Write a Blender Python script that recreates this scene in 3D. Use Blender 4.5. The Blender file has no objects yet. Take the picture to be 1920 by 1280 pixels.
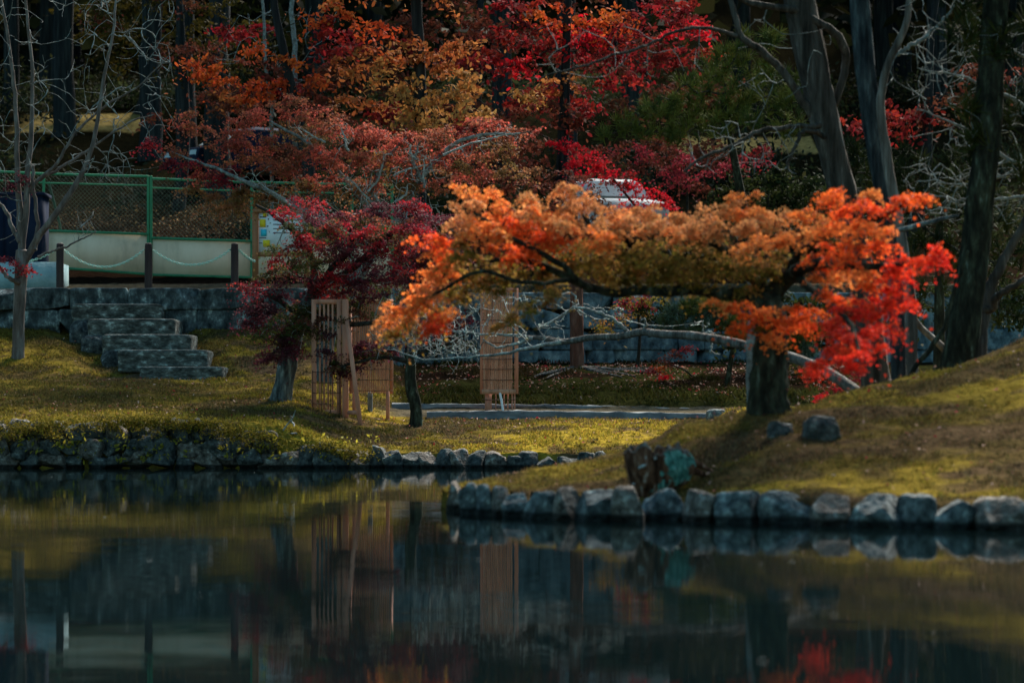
import bpy, bmesh, math, random
import numpy as np
from mathutils import Vector

sc = bpy.context.scene
COL = sc.collection
H, F, HZ = 0.86, 1920 * 100 / 36.0, 768.0
rng = np.random.default_rng(7)
random.seed(7)
ORG = {}

# ------------------------------------------------------------------ helpers
def at(px, py, D):
    """point seen at a place of the photograph, D metres away"""
    return np.array([(px - 960) * D / F, D, H - (py - HZ) * D / F])

def sstep(a, b, x):
    t = np.clip((np.asarray(x, float) - a) / (b - a), 0, 1)
    return t * t * (3 - 2 * t)

def _hash(ix, iy, iz, seed):
    h = (ix.astype(np.uint32) * np.uint32(374761393) + iy.astype(np.uint32) * np.uint32(668265263)
         + iz.astype(np.uint32) * np.uint32(2246822519) + np.uint32((seed * 3266489917) & 0xffffffff))
    h = (h ^ (h >> np.uint32(13))) * np.uint32(1274126177)
    h = h ^ (h >> np.uint32(16))
    return (h & np.uint32(0xffffff)).astype(float) / 0xffffff

def vnoise(p, seed=0):
    p = np.asarray(p, float)
    i = np.floor(p).astype(np.int64)
    f = p - i
    f = f * f * (3 - 2 * f)
    r = 0
    for dx in (0, 1):
        for dy in (0, 1):
            for dz in (0, 1):
                w = (f[:, 0] if dx else 1 - f[:, 0]) * (f[:, 1] if dy else 1 - f[:, 1]) * (f[:, 2] if dz else 1 - f[:, 2])
                r = r + w * _hash(i[:, 0] + dx, i[:, 1] + dy, i[:, 2] + dz, seed)
    return r

def fbm(p, seed=0, octv=3):
    r, a, s = 0, 1, 0
    p = np.asarray(p, float)
    for o in range(octv):
        r = r + a * vnoise(p * 2 ** o, seed + o * 17); s += a; a *= .5
    return r / s

def fast_mesh(name, V, Fc, mat, parent=None, origin=None, col=None, smooth=False, mi=None, mat2=None):
    """one mesh from arrays; faces all of one size; vertices given in world space"""
    V = np.asarray(V, np.float32).reshape(-1, 3); Fc = np.asarray(Fc, np.int32)
    o0 = ORG[parent.name] if parent is not None else np.array(origin if origin is not None else (0, 0, 0), float)
    me = bpy.data.meshes.new(name)
    M, k = Fc.shape
    me.vertices.add(len(V)); me.vertices.foreach_set("co", (V - o0.astype(np.float32)).ravel())
    me.loops.add(M * k); me.loops.foreach_set("vertex_index", Fc.ravel())
    me.polygons.add(M); me.polygons.foreach_set("loop_start", np.arange(0, M * k, k, dtype=np.int32))
    me.update(calc_edges=True)
    if smooth:
        me.polygons.foreach_set("use_smooth", np.ones(M, bool))
    if col is not None:
        a = me.color_attributes.new("col", 'FLOAT_COLOR', 'POINT')
        c = np.ones((len(V), 4), np.float32); c[:, :3] = col
        a.data.foreach_set("color", c.ravel())
    me.materials.append(mat)
    if mat2 is not None:
        for m2 in (mat2 if isinstance(mat2, list) else [mat2]): me.materials.append(m2)
        me.polygons.foreach_set('material_index', np.asarray(mi, np.int32))
    o = bpy.data.objects.new(name, me); COL.objects.link(o)
    if parent is not None:
        o.parent = parent
    else:
        o.location = o0
    ORG[o.name] = o0
    return o

class MB:
    """collects quads for one mesh"""
    def __init__(s): s.V = []; s.F = []; s.n = 0
    def add(s, V, Fc):
        V = np.asarray(V, float); Fc = np.asarray(Fc, int)
        s.V.append(V); s.F.append(Fc + s.n); s.n += len(V); return s
    def hexa(s, c8):   # 4 bottom (ccw), 4 top
        return s.add(c8, [[3, 2, 1, 0], [4, 5, 6, 7], [0, 1, 5, 4], [1, 2, 6, 5], [2, 3, 7, 6], [3, 0, 4, 7]])
    def box(s, x0, x1, y0, y1, z0, z1):
        return s.hexa([(x0, y0, z0), (x1, y0, z0), (x1, y1, z0), (x0, y1, z0), (x0, y0, z1), (x1, y0, z1), (x1, y1, z1), (x0, y1, z1)])
    def bar(s, a, b, w, d, side=(0, 1, 0)):
        """rectangular bar a-b, w across, d along 'side'"""
        a = np.array(a, float); b = np.array(b, float); t = (b - a) / np.linalg.norm(b - a)
        sd = np.array(side, float); sd -= t * (sd @ t); sd /= np.linalg.norm(sd); u = np.cross(t, sd)
        q = [(-1, -1), (1, -1), (1, 1), (-1, 1)]
        c = [p + u * w / 2 * i + sd * d / 2 * j for p in (a, b) for i, j in q]
        return s.hexa(c)
    def tube(s, P, R, n=6, rough=0., seed=0, cap=True):
        P = np.asarray(P, float); R = np.broadcast_to(np.asarray(R, float), (len(P),)).copy()
        T = np.gradient(P, axis=0); T /= np.linalg.norm(T, axis=1)[:, None] + 1e-9
        ref = np.array([0, 1., 0]) if abs(T[:, 1]).mean() < .8 else np.array([1., 0, 0])
        U = np.cross(T, ref); U /= np.linalg.norm(U, axis=1)[:, None] + 1e-9
        W = np.cross(T, U)
        a = np.arange(n) * 2 * np.pi / n
        if rough:
            q = np.stack([np.repeat(np.arange(len(P)) * .45, n), np.tile(np.cos(a) * 1.6, len(P)), np.tile(np.sin(a) * 1.6, len(P))], 1)
            k = 1 + rough * 2 * (fbm(q + seed * 9.1, seed, 2).reshape(len(P), n) - .5)
            if n >= 30: k = k + rough * 1.3 * (fbm(q * np.array([.55, 4.2, 4.2]) + seed, seed + 3, 2).reshape(len(P), n) - .5)
        else:
            k = np.ones((len(P), n))
        ring = P[:, None, :] + (U[:, None, :] * np.cos(a)[None, :, None] + W[:, None, :] * np.sin(a)[None, :, None]) * (R[:, None] * k)[:, :, None]
        V = ring.reshape(-1, 3)
        i = np.arange(len(P) - 1)[:, None] * n; j = np.arange(n)[None, :]; j2 = (j + 1) % n
        Fc = np.stack([i + j, i + j2, i + n + j2, i + n + j], -1).reshape(-1, 4)
        s.add(V, Fc)
        if cap and R[-1] > .012:
            s.add(np.vstack([ring[-1], ring[-1].mean(0)]), [[j_, (j_ + 1) % n, n, n] for j_ in range(n)][:0] or np.zeros((0, 4), int)) if False else None
            m = ring[-1].mean(0); V2 = np.vstack([ring[-1], ring[-1] * .5 + m * .5 + T[-1] * R[-1] * .25, [m + T[-1] * R[-1] * .3]])
            f2 = [[q_, (q_ + 1) % n, n + (q_ + 1) % n, n + q_] for q_ in range(n)]
            if n % 2 == 0:
                f2 += [[n + q_, n + q_ + 1, n + (q_ + 2) % n, 2 * n] for q_ in range(0, n, 2)]
            s.add(V2, f2)
        return s
    def build(s, name, mat, parent=None, origin=None, smooth=False, col=None):
        return fast_mesh(name, np.vstack(s.V), np.vstack(s.F), mat, parent, origin, col, smooth)

def tag(o, label, cat, group=None):
    o["label"] = label; o["category"] = cat
    if group: o["group"] = group
    return o

def thing(name, loc, label, cat, group=None):
    o = bpy.data.objects.new(name, None); COL.objects.link(o); o.location = loc
    o.empty_display_size = .1
    ORG[o.name] = np.array(loc, float)
    return tag(o, label, cat, group)

# ------------------------------------------------------------------ materials
def _nt(name):
    m = bpy.data.materials.new(name); m.use_nodes = True; nt = m.node_tree; nt.nodes.clear()
    out = nt.nodes.new("ShaderNodeOutputMaterial"); return m, nt, out

def mat_noise(name, cols, scale=4., rough=.85, bump=.3, bscale=None, stretch=(1, 1, 1), spec=.2, detail=8, pos=None, wet=False):
    """opaque surface: colours blended by noise in object space, with bump"""
    m, nt, out = _nt(name); N = nt.nodes.new; L = nt.links.new
    tc = N("ShaderNodeTexCoord"); mp = N("ShaderNodeMapping"); mp.inputs["Scale"].default_value = stretch
    L(tc.outputs["Object"], mp.inputs["Vector"])
    nz = N("ShaderNodeTexNoise"); nz.inputs["Scale"].default_value = scale; nz.inputs["Detail"].default_value = detail; nz.inputs["Roughness"].default_value = .65
    L(mp.outputs[0], nz.inputs["Vector"])
    rp = N("ShaderNodeValToRGB"); e = rp.color_ramp.elements
    n = len(cols)
    ps = pos or [.3 + .4 * i / max(1, n - 1) for i in range(n)]
    while len(e) < n: e.new(.5)
    for i, c in enumerate(cols):
        e[i].position = ps[i]; e[i].color = (*c, 1)
    L(nz.outputs["Fac"], rp.inputs[0])
    b = N("ShaderNodeBsdfPrincipled"); b.inputs["Roughness"].default_value = rough; b.inputs["Specular IOR Level"].default_value = spec
    if wet:   # damp tide mark just above the water
        ge = N("ShaderNodeNewGeometry"); sp = N("ShaderNodeSeparateXYZ"); L(ge.outputs["Position"], sp.inputs[0])
        ma = N("ShaderNodeMath"); ma.operation = 'MULTIPLY_ADD'; ma.inputs[1].default_value = -.07; L(nz.outputs["Fac"], ma.inputs[0]); L(sp.outputs["Z"], ma.inputs[2])
        mr = N("ShaderNodeMapRange"); mr.inputs["From Min"].default_value = .005; mr.inputs["From Max"].default_value = .03; mr.inputs["To Min"].default_value = .16; mr.inputs["To Max"].default_value = 1; L(ma.outputs[0], mr.inputs[0])
        wm = N("ShaderNodeMix"); wm.data_type = 'RGBA'; wm.blend_type = 'MULTIPLY'; wm.inputs[0].default_value = 1; L(rp.outputs[0], wm.inputs[6]); L(mr.outputs[0], wm.inputs[7]); L(wm.outputs[2], b.inputs["Base Color"])
    else:
        L(rp.outputs[0], b.inputs["Base Color"])
    n2 = N("ShaderNodeTexNoise"); n2.inputs["Scale"].default_value = bscale or scale * 3; n2.inputs["Detail"].default_value = 6
    L(mp.outputs[0], n2.inputs["Vector"])
    bp = N("ShaderNodeBump"); bp.inputs["Strength"].default_value = bump; bp.inputs["Distance"].default_value = .03
    L(n2.outputs["Fac"], bp.inputs["Height"]); L(bp.outputs[0], b.inputs["Normal"])
    L(b.outputs[0], out.inputs[0])
    return m

def mat_leaf(name, trans=.4, rough=.7, spec=.08):
    m, nt, out = _nt(name); N = nt.nodes.new; L = nt.links.new
    a = N("ShaderNodeAttribute"); a.attribute_name = "col"
    d = N("ShaderNodeBsdfPrincipled"); d.inputs["Roughness"].default_value = rough; d.inputs["Specular IOR Level"].default_value = spec
    t = N("ShaderNodeBsdfTranslucent"); mx = N("ShaderNodeMixShader"); mx.inputs[0].default_value = trans
    L(a.outputs["Color"], d.inputs["Base Color"]); L(a.outputs["Color"], t.inputs["Color"])
    L(d.outputs[0], mx.inputs[1]); L(t.outputs[0], mx.inputs[2]); L(mx.outputs[0], out.inputs[0])
    return m

def mat_ground(name):
    m, nt, out = _nt(name); N = nt.nodes.new; L = nt.links.new
    a = N("ShaderNodeAttribute"); a.attribute_name = "col"
    tc = N("ShaderNodeTexCoord")
    nz = N("ShaderNodeTexNoise"); nz.inputs["Scale"].default_value = 7; nz.inputs["Detail"].default_value = 10; nz.inputs["Roughness"].default_value = .7
    L(tc.outputs["Object"], nz.inputs["Vector"])
    rp = N("ShaderNodeValToRGB"); rp.color_ramp.elements[0].position = .32; rp.color_ramp.elements[0].color = (.35, .33, .32, 1)
    rp.color_ramp.elements[1].position = .66; rp.color_ramp.elements[1].color = (1.35, 1.3, 1.2, 1)
    L(nz.outputs["Fac"], rp.inputs[0])
    mx = N("ShaderNodeMix"); mx.data_type = 'RGBA'; mx.blend_type = 'MULTIPLY'; mx.inputs[0].default_value = 1
    L(a.outputs["Color"], mx.inputs[6]); L(rp.outputs[0], mx.inputs[7])
    b = N("ShaderNodeBsdfPrincipled"); b.inputs["Roughness"].default_value = 1; b.inputs["Specular IOR Level"].default_value = 0
    L(mx.outputs[2], b.inputs["Base Color"])
    n2 = N("ShaderNodeTexNoise"); n2.inputs["Scale"].default_value = 22; n2.inputs["Detail"].default_value = 8
    L(tc.outputs["Object"], n2.inputs["Vector"])
    bp = N("ShaderNodeBump"); bp.inputs["Strength"].default_value = .8; bp.inputs["Distance"].default_value = .05
    L(n2.outputs["Fac"], bp.inputs["Height"]); L(bp.outputs[0], b.inputs["Normal"])
    L(b.outputs[0], out.inputs[0])
    return m

def mat_water():
    m, nt, out = _nt("pond water"); N = nt.nodes.new; L = nt.links.new
    b = N("ShaderNodeBsdfPrincipled")
    b.inputs["Base Color"].default_value = (.0015, .004, .0045, 1); b.inputs["Roughness"].default_value = .015; b.inputs["IOR"].default_value = 1.052
    tc = N("ShaderNodeTexCoord")
    def layer(scale, stretch, detail):
        mp = N("ShaderNodeMapping"); mp.inputs["Scale"].default_value = stretch
        n = N("ShaderNodeTexNoise"); n.inputs["Scale"].default_value = scale; n.inputs["Detail"].default_value = detail; n.inputs["Roughness"].default_value = .45
        L(tc.outputs["Object"], mp.inputs[0]); L(mp.outputs[0], n.inputs["Vector"]); return n
    a = layer(3.0, (.45, 1, 1), 2); c = layer(.35, (.6, 1, 1), 1)
    ad = N("ShaderNodeMath"); ad.operation = 'MULTIPLY_ADD'; ad.inputs[1].default_value = 3.0
    L(c.outputs["Fac"], ad.inputs[0]); L(a.outputs["Fac"], ad.inputs[2])
    bp = N("ShaderNodeBump"); bp.inputs["Strength"].default_value = .12; bp.inputs["Distance"].default_value = .012
    L(ad.outputs[0], bp.inputs["Height"]); L(bp.outputs[0], b.inputs["Normal"])
    L(b.outputs[0], out.inputs[0]); return m

M = {}
M['ground'] = mat_ground("moss and soil")
M['moss'] = mat_leaf("moss blades", .3, .8, .05)
M['water'] = mat_water()
M['leaf'] = mat_leaf("maple leaves", .5)
M['bgleaf'] = mat_leaf("woodland leaves", .3, .8, .04)
M['needle'] = mat_leaf("pine needles", .06, .8, .03)
M['bark_dark'] = mat_noise("dark mossy bark", [(.007, .008, .006), (.022, .021, .015), (.045, .05, .032), (.15, .18, .15)], 12, .95, 1., 34, (1, 1, .3), .04, detail=12, pos=[.33, .48, .60, .72])
M['bark_grey'] = mat_noise("grey lichen bark", [(.014, .015, .016), (.05, .055, .057), (.11, .125, .125), (.26, .31, .30)], 10, .95, 1., 34, (1.2, 1.2, .35), .05)
M['bark_pale'] = mat_noise("pale peeling bark", [(.022, .018, .016), (.085, .07, .06), (.16, .14, .125), (.36, .35, .33)], 7, .9, 1., 26, (1.6, 1.6, .16), .08, detail=12, pos=[.3, .45, .58, .72])
M['bark_red'] = mat_noise("red brown bark", [(.05, .02, .013), (.12, .05, .035), (.2, .1, .075)], 8, .95, .9, 26, (1, 1, .25), .05)
M['bark_cedar'] = mat_noise("dark cedar bark", [(.006, .007, .008), (.018, .02, .022), (.04, .045, .045)], 6, .95, .9, 20, (1.5, 1.5, .12), .05)
M['bark_flaky'] = mat_noise("flaking grey brown bark", [(.010, .009, .008), (.042, .036, .031), (.085, .075, .067), (.26, .25, .235)], 7, .92, 1., 26, (1.6, 1.6, .16), .06, detail=12, pos=[.3, .45, .6, .74])
M['bark_blue'] = mat_noise("dark blue grey bark", [(.005, .007, .009), (.018, .023, .027), (.04, .05, .055), (.10, .125, .13)], 9, .95, 1., 30, (1.4, 1.4, .25), .05)
M['bark_bare'] = mat_noise("smooth crape bark", [(.04, .03, .027), (.115, .09, .08), (.21, .20, .19)], 6, .85, .6, 18, (1.3, 1.3, .3), .12)
M['lichen'] = mat_noise("lichen covered twigs", [(.09, .078, .068), (.24, .235, .225), (.42, .50, .475)], 12, .95, .6, 40, (1, 1, 1), .05, pos=[.3, .5, .66])
M['lichen_dim'] = mat_noise("pale lichen twigs", [(.06, .055, .05), (.16, .17, .165), (.27, .33, .33)], 12, .95, .6, 40, (1, 1, 1), .05)
M['twig_dark'] = mat_noise("dark twigs", [(.012, .011, .010), (.03, .026, .022), (.06, .06, .05)], 14, .95, .6, 40, (1, 1, 1), .05)
M['stone'] = mat_noise("lichened granite", [(.016, .02, .021), (.068, .08, .082), (.14, .16, .16), (.38, .45, .43)], 11, .92, 1., 30, (1, 1, 1), .12, detail=12, pos=[.34, .46, .57, .68], wet=True)
M['stone_dark'] = mat_noise("dark bank stone", [(.010, .012, .012), (.045, .05, .05), (.10, .105, .10), (.34, .38, .35)], 11, .92, 1., 30, (1, 1, 1), .12, detail=12, pos=[.33, .46, .6, .72], wet=True)
M['stone_brown'] = mat_noise("brown bank stone", [(.018, .015, .013), (.085, .072, .062), (.16, .138, .12), (.36, .36, .335)], 12, .92, 1., 30, (1, 1, 1), .12, detail=12, pos=[.34, .46, .57, .69], wet=True)
M['wall'] = mat_noise("weathered wall block", [(.012, .016, .018), (.045, .056, .06), (.10, .125, .13), (.42, .48, .47)], 5, .95, 1., 18, (1, 1, .7), .05, detail=12, pos=[.33, .47, .57, .68])
M['wall_blue'] = mat_noise("blue grey wall block", [(.018, .028, .034), (.07, .10, .118), (.15, .20, .22), (.30, .36, .37)], 4, .95, 1., 16, (1, 1, .8), .05, detail=12, pos=[.32, .46, .58, .72])
M['step'] = mat_noise("weathered step stone", [(.018, .02, .018), (.06, .064, .06), (.13, .14, .13), (.42, .48, .46)], 8, .92, 1., 26, (.7, 1, 1.5), .1, detail=12, pos=[.33, .46, .57, .68])
M['kerb'] = mat_noise("mossy kerb stone", [(.06, .065, .07), (.13, .14, .15), (.22, .24, .24)], 6, .9, .6, 20, (.4, 1, 1), .15)
M['wood'] = mat_noise("tan timber", [(.30, .11, .068), (.50, .20, .125), (.58, .25, .165)], 3, .65, .25, 20, (2, 2, .25), .25)
M['bamboo'] = mat_noise("weathered bamboo", [(.20, .09, .05), (.46, .215, .125), (.60, .32, .20)], 5, .6, .25, 20, (4, 4, .35), .3)
M['wood_orange'] = mat_noise("orange stained post", [(.26, .10, .045), (.38, .16, .07)], 4, .6, .25, 20, (2, 2, .2), .25)
M['rust'] = mat_noise("rusty wire", [(.03, .015, .012), (.09, .04, .03)], 20, .8, .2)
M['post'] = mat_noise("dark brown post", [(.016, .009, .010), (.04, .022, .022), (.07, .045, .04)], 5, .7, .6, 18, (1.5, 1.5, .2), .25)
M['chain'] = mat_noise("pale green plastic chain", [(.36, .58, .47), (.55, .78, .66)], 20, .5, .1)
M['green'] = mat_noise("green painted steel", [(.03, .16, .075), (.055, .26, .13)], 4, .5, .1)
M['green_dark'] = mat_noise("dark green wire", [(.012, .05, .035), (.02, .08, .055)], 4, .6, .1)
M['board'] = mat_noise("beige fence board", [(.58, .42, .29), (.80, .60, .43), (.86, .66, .49)], 2.2, .8, .1, 8, (1, 1, .4))
M['navy'] = mat_noise("navy painted metal", [(.008, .013, .03), (.014, .022, .045)], 2, .9, .05, spec=.05)
M['teal_concrete'] = mat_noise("pale blue concrete", [(.17, .28, .31), (.26, .39, .42), (.36, .48, .50)], 3, .9, .4, 20)
M['car_white'] = mat_noise("white car paint", [(.42, .44, .46), (.52, .54, .55)], 2, .6, .05, spec=.2)
M['white'] = mat_noise("white paint", [(.68, .70, .72), (.80, .82, .83)], 2, .5, .05)
M['paper'] = mat_noise("white notice sheet", [(.62, .66, .70), (.80, .82, .82)], 5, .7, .05)
M['yellow'] = mat_noise("yellow print", [(.72, .52, .02), (.8, .6, .03)], 5, .6, .05)
M['cyan'] = mat_noise("cyan print", [(.03, .45, .62), (.05, .55, .7)], 5, .6, .05)
M['ink'] = mat_noise("dark print", [(.02, .03, .06), (.04, .05, .1)], 5, .6, .05)
M['wood_rot_brown'] = mat_noise("rotten brown stump wood", [(.010, .006, .004), (.06, .026, .016), (.16, .075, .045), (.42, .36, .32)], 9, .95, 1., 22, (2.2, 2.2, .3), .05, detail=12, pos=[.33, .46, .58, .70])
M['lichen_teal'] = mat_noise("teal lichen", [(.012, .016, .012), (.035, .10, .085), (.09, .22, .19), (.30, .42, .38)], 26, .95, .8, 22, (1, 1, .6), .05)
M['glass'] = mat_noise("dark car glass", [(.25, .28, .30), (.35, .38, .40)], 1, .12, 0, spec=.5)
M['tyre'] = mat_noise("black tyre rubber", [(.01, .01, .01), (.02, .02, .02)], 9, .9, .1)
M['silver'] = mat_noise("silver car paint", [(.30, .34, .36), (.38, .42, .44)], 2, .35, .02, spec=.5)

# ------------------------------------------------------------------ ground heights
WX = [-40, -3.4, -1.0, 40]; WY = [54.9, 54.9, 58.7, 58.7]          # line of the retaining wall
def wall_y(x): return np.interp(x, WX, WY)
def moss_left(y): return np.interp(y, [41.0, 41.85, 42.15, 43.2, 45.5, 48, 50.4, 54.8, 60], [-.6, -.6, .66, .76, .97, 1.18, 1.40, 2.47, 2.6])
def moss_right(y): return np.interp(y, [41.0, 41.8, 42.05, 43.0, 44.5, 46, 47.9, 48.3, 51.0, 51.5, 53, 55.2, 58.4, 60], [-.6, -.6, .22, .36, .55, .63, .69, .80, .86, 1.02, 1.3, 1.62, 1.84, 1.9])
def high(x, y): return np.interp(y, [54, 55.2, 57, 59, 60.2, 61, 66, 75, 84, 89, 95, 120, 200, 320, 500], [3.2, 3.2, 3.27, 3.45, 3.66, 3.8, 4.7, 6.6, 8.95, 10.2, 11.2, 15, 42, 70, 75])
YF = ([-3, -.62, -.45, .3, 1.0, 1.6, 2.2, 3.0, 3.7, 5.0, 9.0], [26.0, 25.0, 24.6, 23.6, 22.9, 22.3, 21.6, 21.1, 20.7, 20.2, 19.6])
RX = [-.6, -.45, 0, .68, 1.07, 1.55, 2.2, 2.6, 3.4, 4.15, 4.85, 6, 9]
RZ = [.16, .22, .275, .39, .49, .74, .845, .90, 1.10, 1.26, 1.52, 1.8, 2.1]
RY = [25.1, 25.2, 25.3, 25.4, 25.4, 25.3, 25.2, 25.4, 26.2, 26.8, 27.4, 28, 28.5]
def mound(x, y):
    yf = np.interp(x, *YF); yr = np.interp(x, RX, RY); zr = np.interp(x, RX, RZ)
    s = np.clip((y - yf) / (yr - yf), 0, 1)
    z = .15 + (zr - .15) * (s * .45 + .55 * s * s * (3 - 2 * s))
    z = np.where(y > yr, zr - .22 * (y - yr) - .03 * (y - yr) ** 2, z)
    z = np.where(y < yf - .02, -.6, z)
    return np.where(x < -.66, -.6, z)
def height(x, y):
    x = np.asarray(x, float); y = np.asarray(y, float)
    t = sstep(-3.7, -2.0, x)
    low = moss_left(y) * (1 - t) + moss_right(y) * t
    sx = (x + 6.75 - (52.4 - y) * .32)
    low = low - .13 * sstep(1.5, 1.0, np.abs(sx)) * sstep(50.2, 50.7, y)
    s = sstep(0.0, .22, y - wall_y(x))
    z = low * (1 - s) + high(x, y) * s
    join = -.6 + 1.45 * sstep(2.0, 3.6, x) * sstep(24, 27, y)
    z = np.where(y < 52, np.maximum(z, join), z)
    return np.maximum(z, mound(x, y))
def ground_hit(px, py, d0=19., d1=110.):
    D = np.arange(d0, d1, .02); P = at(px, py, D[:, None].ravel()).T if False else np.stack([(px - 960) * D / F, D, H - (py - HZ) * D / F], 1)
    d = P[:, 2] - height(P[:, 0], P[:, 1]); k = np.argmax(d < 0)
    return P[k]
def on_ground(x, y, dz=0.): return np.array([x, y, float(height(np.array([x]), np.array([y]))[0]) + dz])

C_MOSS, C_MOSSD, C_SOIL = np.array([.245, .178, .026]), np.array([.092, .070, .018]), np.array([.074, .050, .032])
C_DARKBANK, C_PATH, C_LITTER, C_WOOD, C_DRY_SUNLIT = np.array([.022, .024, .008]), np.array([.085, .075, .055]), np.array([.016, .010, .007]), np.array([.010, .009, .005]), np.array([.30, .225, .09])
def cover(x, y, z):
    """what grows on the ground at each place, plus a painted sunlit strip"""
    P = np.stack([x, y, 0 * x], 1)
    n = fbm(P * .9, 3, 4); n2 = fbm(P * 3.1, 5, 3); n3 = fbm(P * .35, 8, 2)
    def mix(a, b, k): return a * (1 - k[:, None]) + b * k[:, None]
    c = np.tile(C_MOSS, (len(x), 1))
    c = mix(c, C_MOSSD, sstep(.40, .60, n))
    c = mix(c, C_SOIL, .85 * sstep(.48, .58, n2 * .6 + n * .4))
    left = 1 - sstep(-4.6, -2.4, x)
    far = (y > 30)
    c = mix(c, C_MOSSD * .75 + C_SOIL * .25, left * far * (.35 + .4 * sstep(.35, .6, n3)))
    worn = np.exp(-(((x + 4.2) / 1.1) ** 2 + ((y - 51.5) / 2.2) ** 2)) + .9 * np.exp(-(((x + 6.9) / .8) ** 2 + ((y - 51.5) / 2.6) ** 2))
    c = mix(c, C_SOIL * 1.25, np.clip(worn, 0, 1) * sstep(.25, .55, n2))
    near = y < 30
    c = mix(c, C_MOSSD * .9 + C_SOIL * .35, near * (.42 + .45 * sstep(.38, .58, n3)))
    c = mix(c, C_SOIL * 1.1, near * .8 * sstep(.50, .60, fbm(P * np.array([1.1, 2.6, 1]) + 4, 61, 4)))
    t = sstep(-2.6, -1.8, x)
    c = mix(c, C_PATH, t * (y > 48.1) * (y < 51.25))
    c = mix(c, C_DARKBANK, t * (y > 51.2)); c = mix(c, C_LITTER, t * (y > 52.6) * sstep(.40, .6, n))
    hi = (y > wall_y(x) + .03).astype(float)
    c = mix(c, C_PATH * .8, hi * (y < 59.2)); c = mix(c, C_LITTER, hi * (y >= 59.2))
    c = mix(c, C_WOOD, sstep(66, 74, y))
    c = mix(c, C_DRY_SUNLIT, ((y > 84.6) & (y < 88.4) & (x > -15.2) & (x < -11.2)) * 1.0 * (.6 + .4 * n))  # left strip: sunlight put into the colour as light tan ground
    c = mix(c, C_DRY_SUNLIT, ((y > 80.5) & (y < 84) & (x > 4.6) & (x < 8.8)) * 1.0 * (.6 + .4 * n))
    return c

xs = np.unique(np.concatenate([np.linspace(-400, -40, 13), np.linspace(-40, -12, 36), np.arange(-12, 12, .085), np.linspace(12, 40, 36), np.linspace(40, 400, 13)]))
ys = np.unique(np.concatenate([np.linspace(-60, 18.5, 12), np.arange(18.5, 30, .075), np.arange(30, 41, .15), np.arange(41, 60, .075), np.arange(60, 100, .5), np.linspace(100, 520, 43)]))
X, Y = np.meshgrid(xs, ys); x, y = X.ravel(), Y.ravel(); z = height(x, y)
P = np.stack([x, y, 0 * x], 1)
amp = np.where(z > -.4, 1, 0) * np.where((y < 30) & (z > .2), 1.25, 1) * np.where(y > 60, 2.0, 1.0) * np.where((y > 48.05) & (y < 51.1) & (x > -2), .15, 1) * np.where((y > wall_y(x)) & (y < 59.2), .2, 1)
zz = z + amp * ((fbm(P * 1.7, 11, 3) - .5) * .10 + (fbm(P * 7, 21, 2) - .5) * .045)
nx = len(xs); i, j = np.meshgrid(np.arange(len(ys) - 1), np.arange(nx - 1), indexing='ij'); a = (i * nx + j).ravel()
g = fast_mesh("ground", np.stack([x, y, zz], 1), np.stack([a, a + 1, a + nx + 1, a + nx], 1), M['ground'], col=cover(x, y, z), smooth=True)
g["kind"] = "structure"
w = MB(); w.add([(-400, -60, 0), (400, -60, 0), (400, 42.6, 0), (-400, 42.6, 0)], [[0, 1, 2, 3]])
wo = w.build("water", M['water']); wo["kind"] = "structure"

# moss blades and tufts, uncountable
def blades(name, n, xr, yr, hgt, wid, seed, keep):
    r = np.random.default_rng(seed)
    x = r.uniform(*xr, n); y = r.uniform(*yr, n); z = height(x, y)
    P = np.stack([x, y, 0 * x], 1)
    k = keep(x, y, z) & (vnoise(P * 2.3, 31) * .5 + vnoise(P * 8.7, 33) * .5 > r.uniform(.32, .68, n)); x, y, z, P = x[k], y[k], z[k], P[k]; n = len(x)
    z = z + (fbm(P * 1.7, 11, 3) - .5) * .10 + (fbm(P * 7, 21, 2) - .5) * .045
    c = cover(x, y, z) * r.uniform(.3, 1.75, (n, 1)) + np.array([.012, .010, 0])
    c = c * (1 + r.normal(0, .08, (n, 3)))
    a = r.uniform(0, 2 * np.pi, n); h = hgt * r.uniform(.5, 1.5, n); w = wid * r.uniform(.6, 1.4, n); ln = r.uniform(0, 1.2, n) * h; b = r.uniform(0, 2 * np.pi, n)
    B = np.stack([x, y, z - .01], 1); U = np.stack([np.cos(a), np.sin(a), 0 * a], 1) * w[:, None]
    T = np.stack([np.cos(b) * ln, np.sin(b) * ln, h], 1)
    V = np.stack([B - U, B + U, B + T], 1).reshape(-1, 3)
    return fast_mesh(name, V, np.arange(3 * n).reshape(-1, 3), M['moss'], col=np.repeat(np.clip(c, 0, 1), 3, 0))
m1 = blades("moss", 380000, (-11.4, 4.5), (42.1, 54.8), .044, .013, 41, lambda x, y, z: (z > .1) & ((y < 47.9) | (x < -2.2)) & (y < wall_y(x)))
m1["kind"] = "stuff"
m2 = blades("moss", 300000, (-.7, 6.2), (20.2, 29.5), .030, .0075, 43, lambda x, y, z: z > .12)
m2["kind"] = "stuff"
m3 = blades("undergrowth", 70000, (-2.2, 7.5), (51.2, 58.6), .085, .014, 45, lambda x, y, z: (y < 52.7) | (vnoise(np.stack([x * 1.1, y * 1.1, z], 1), 3) > .5))
m3["kind"] = "stuff"

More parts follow.
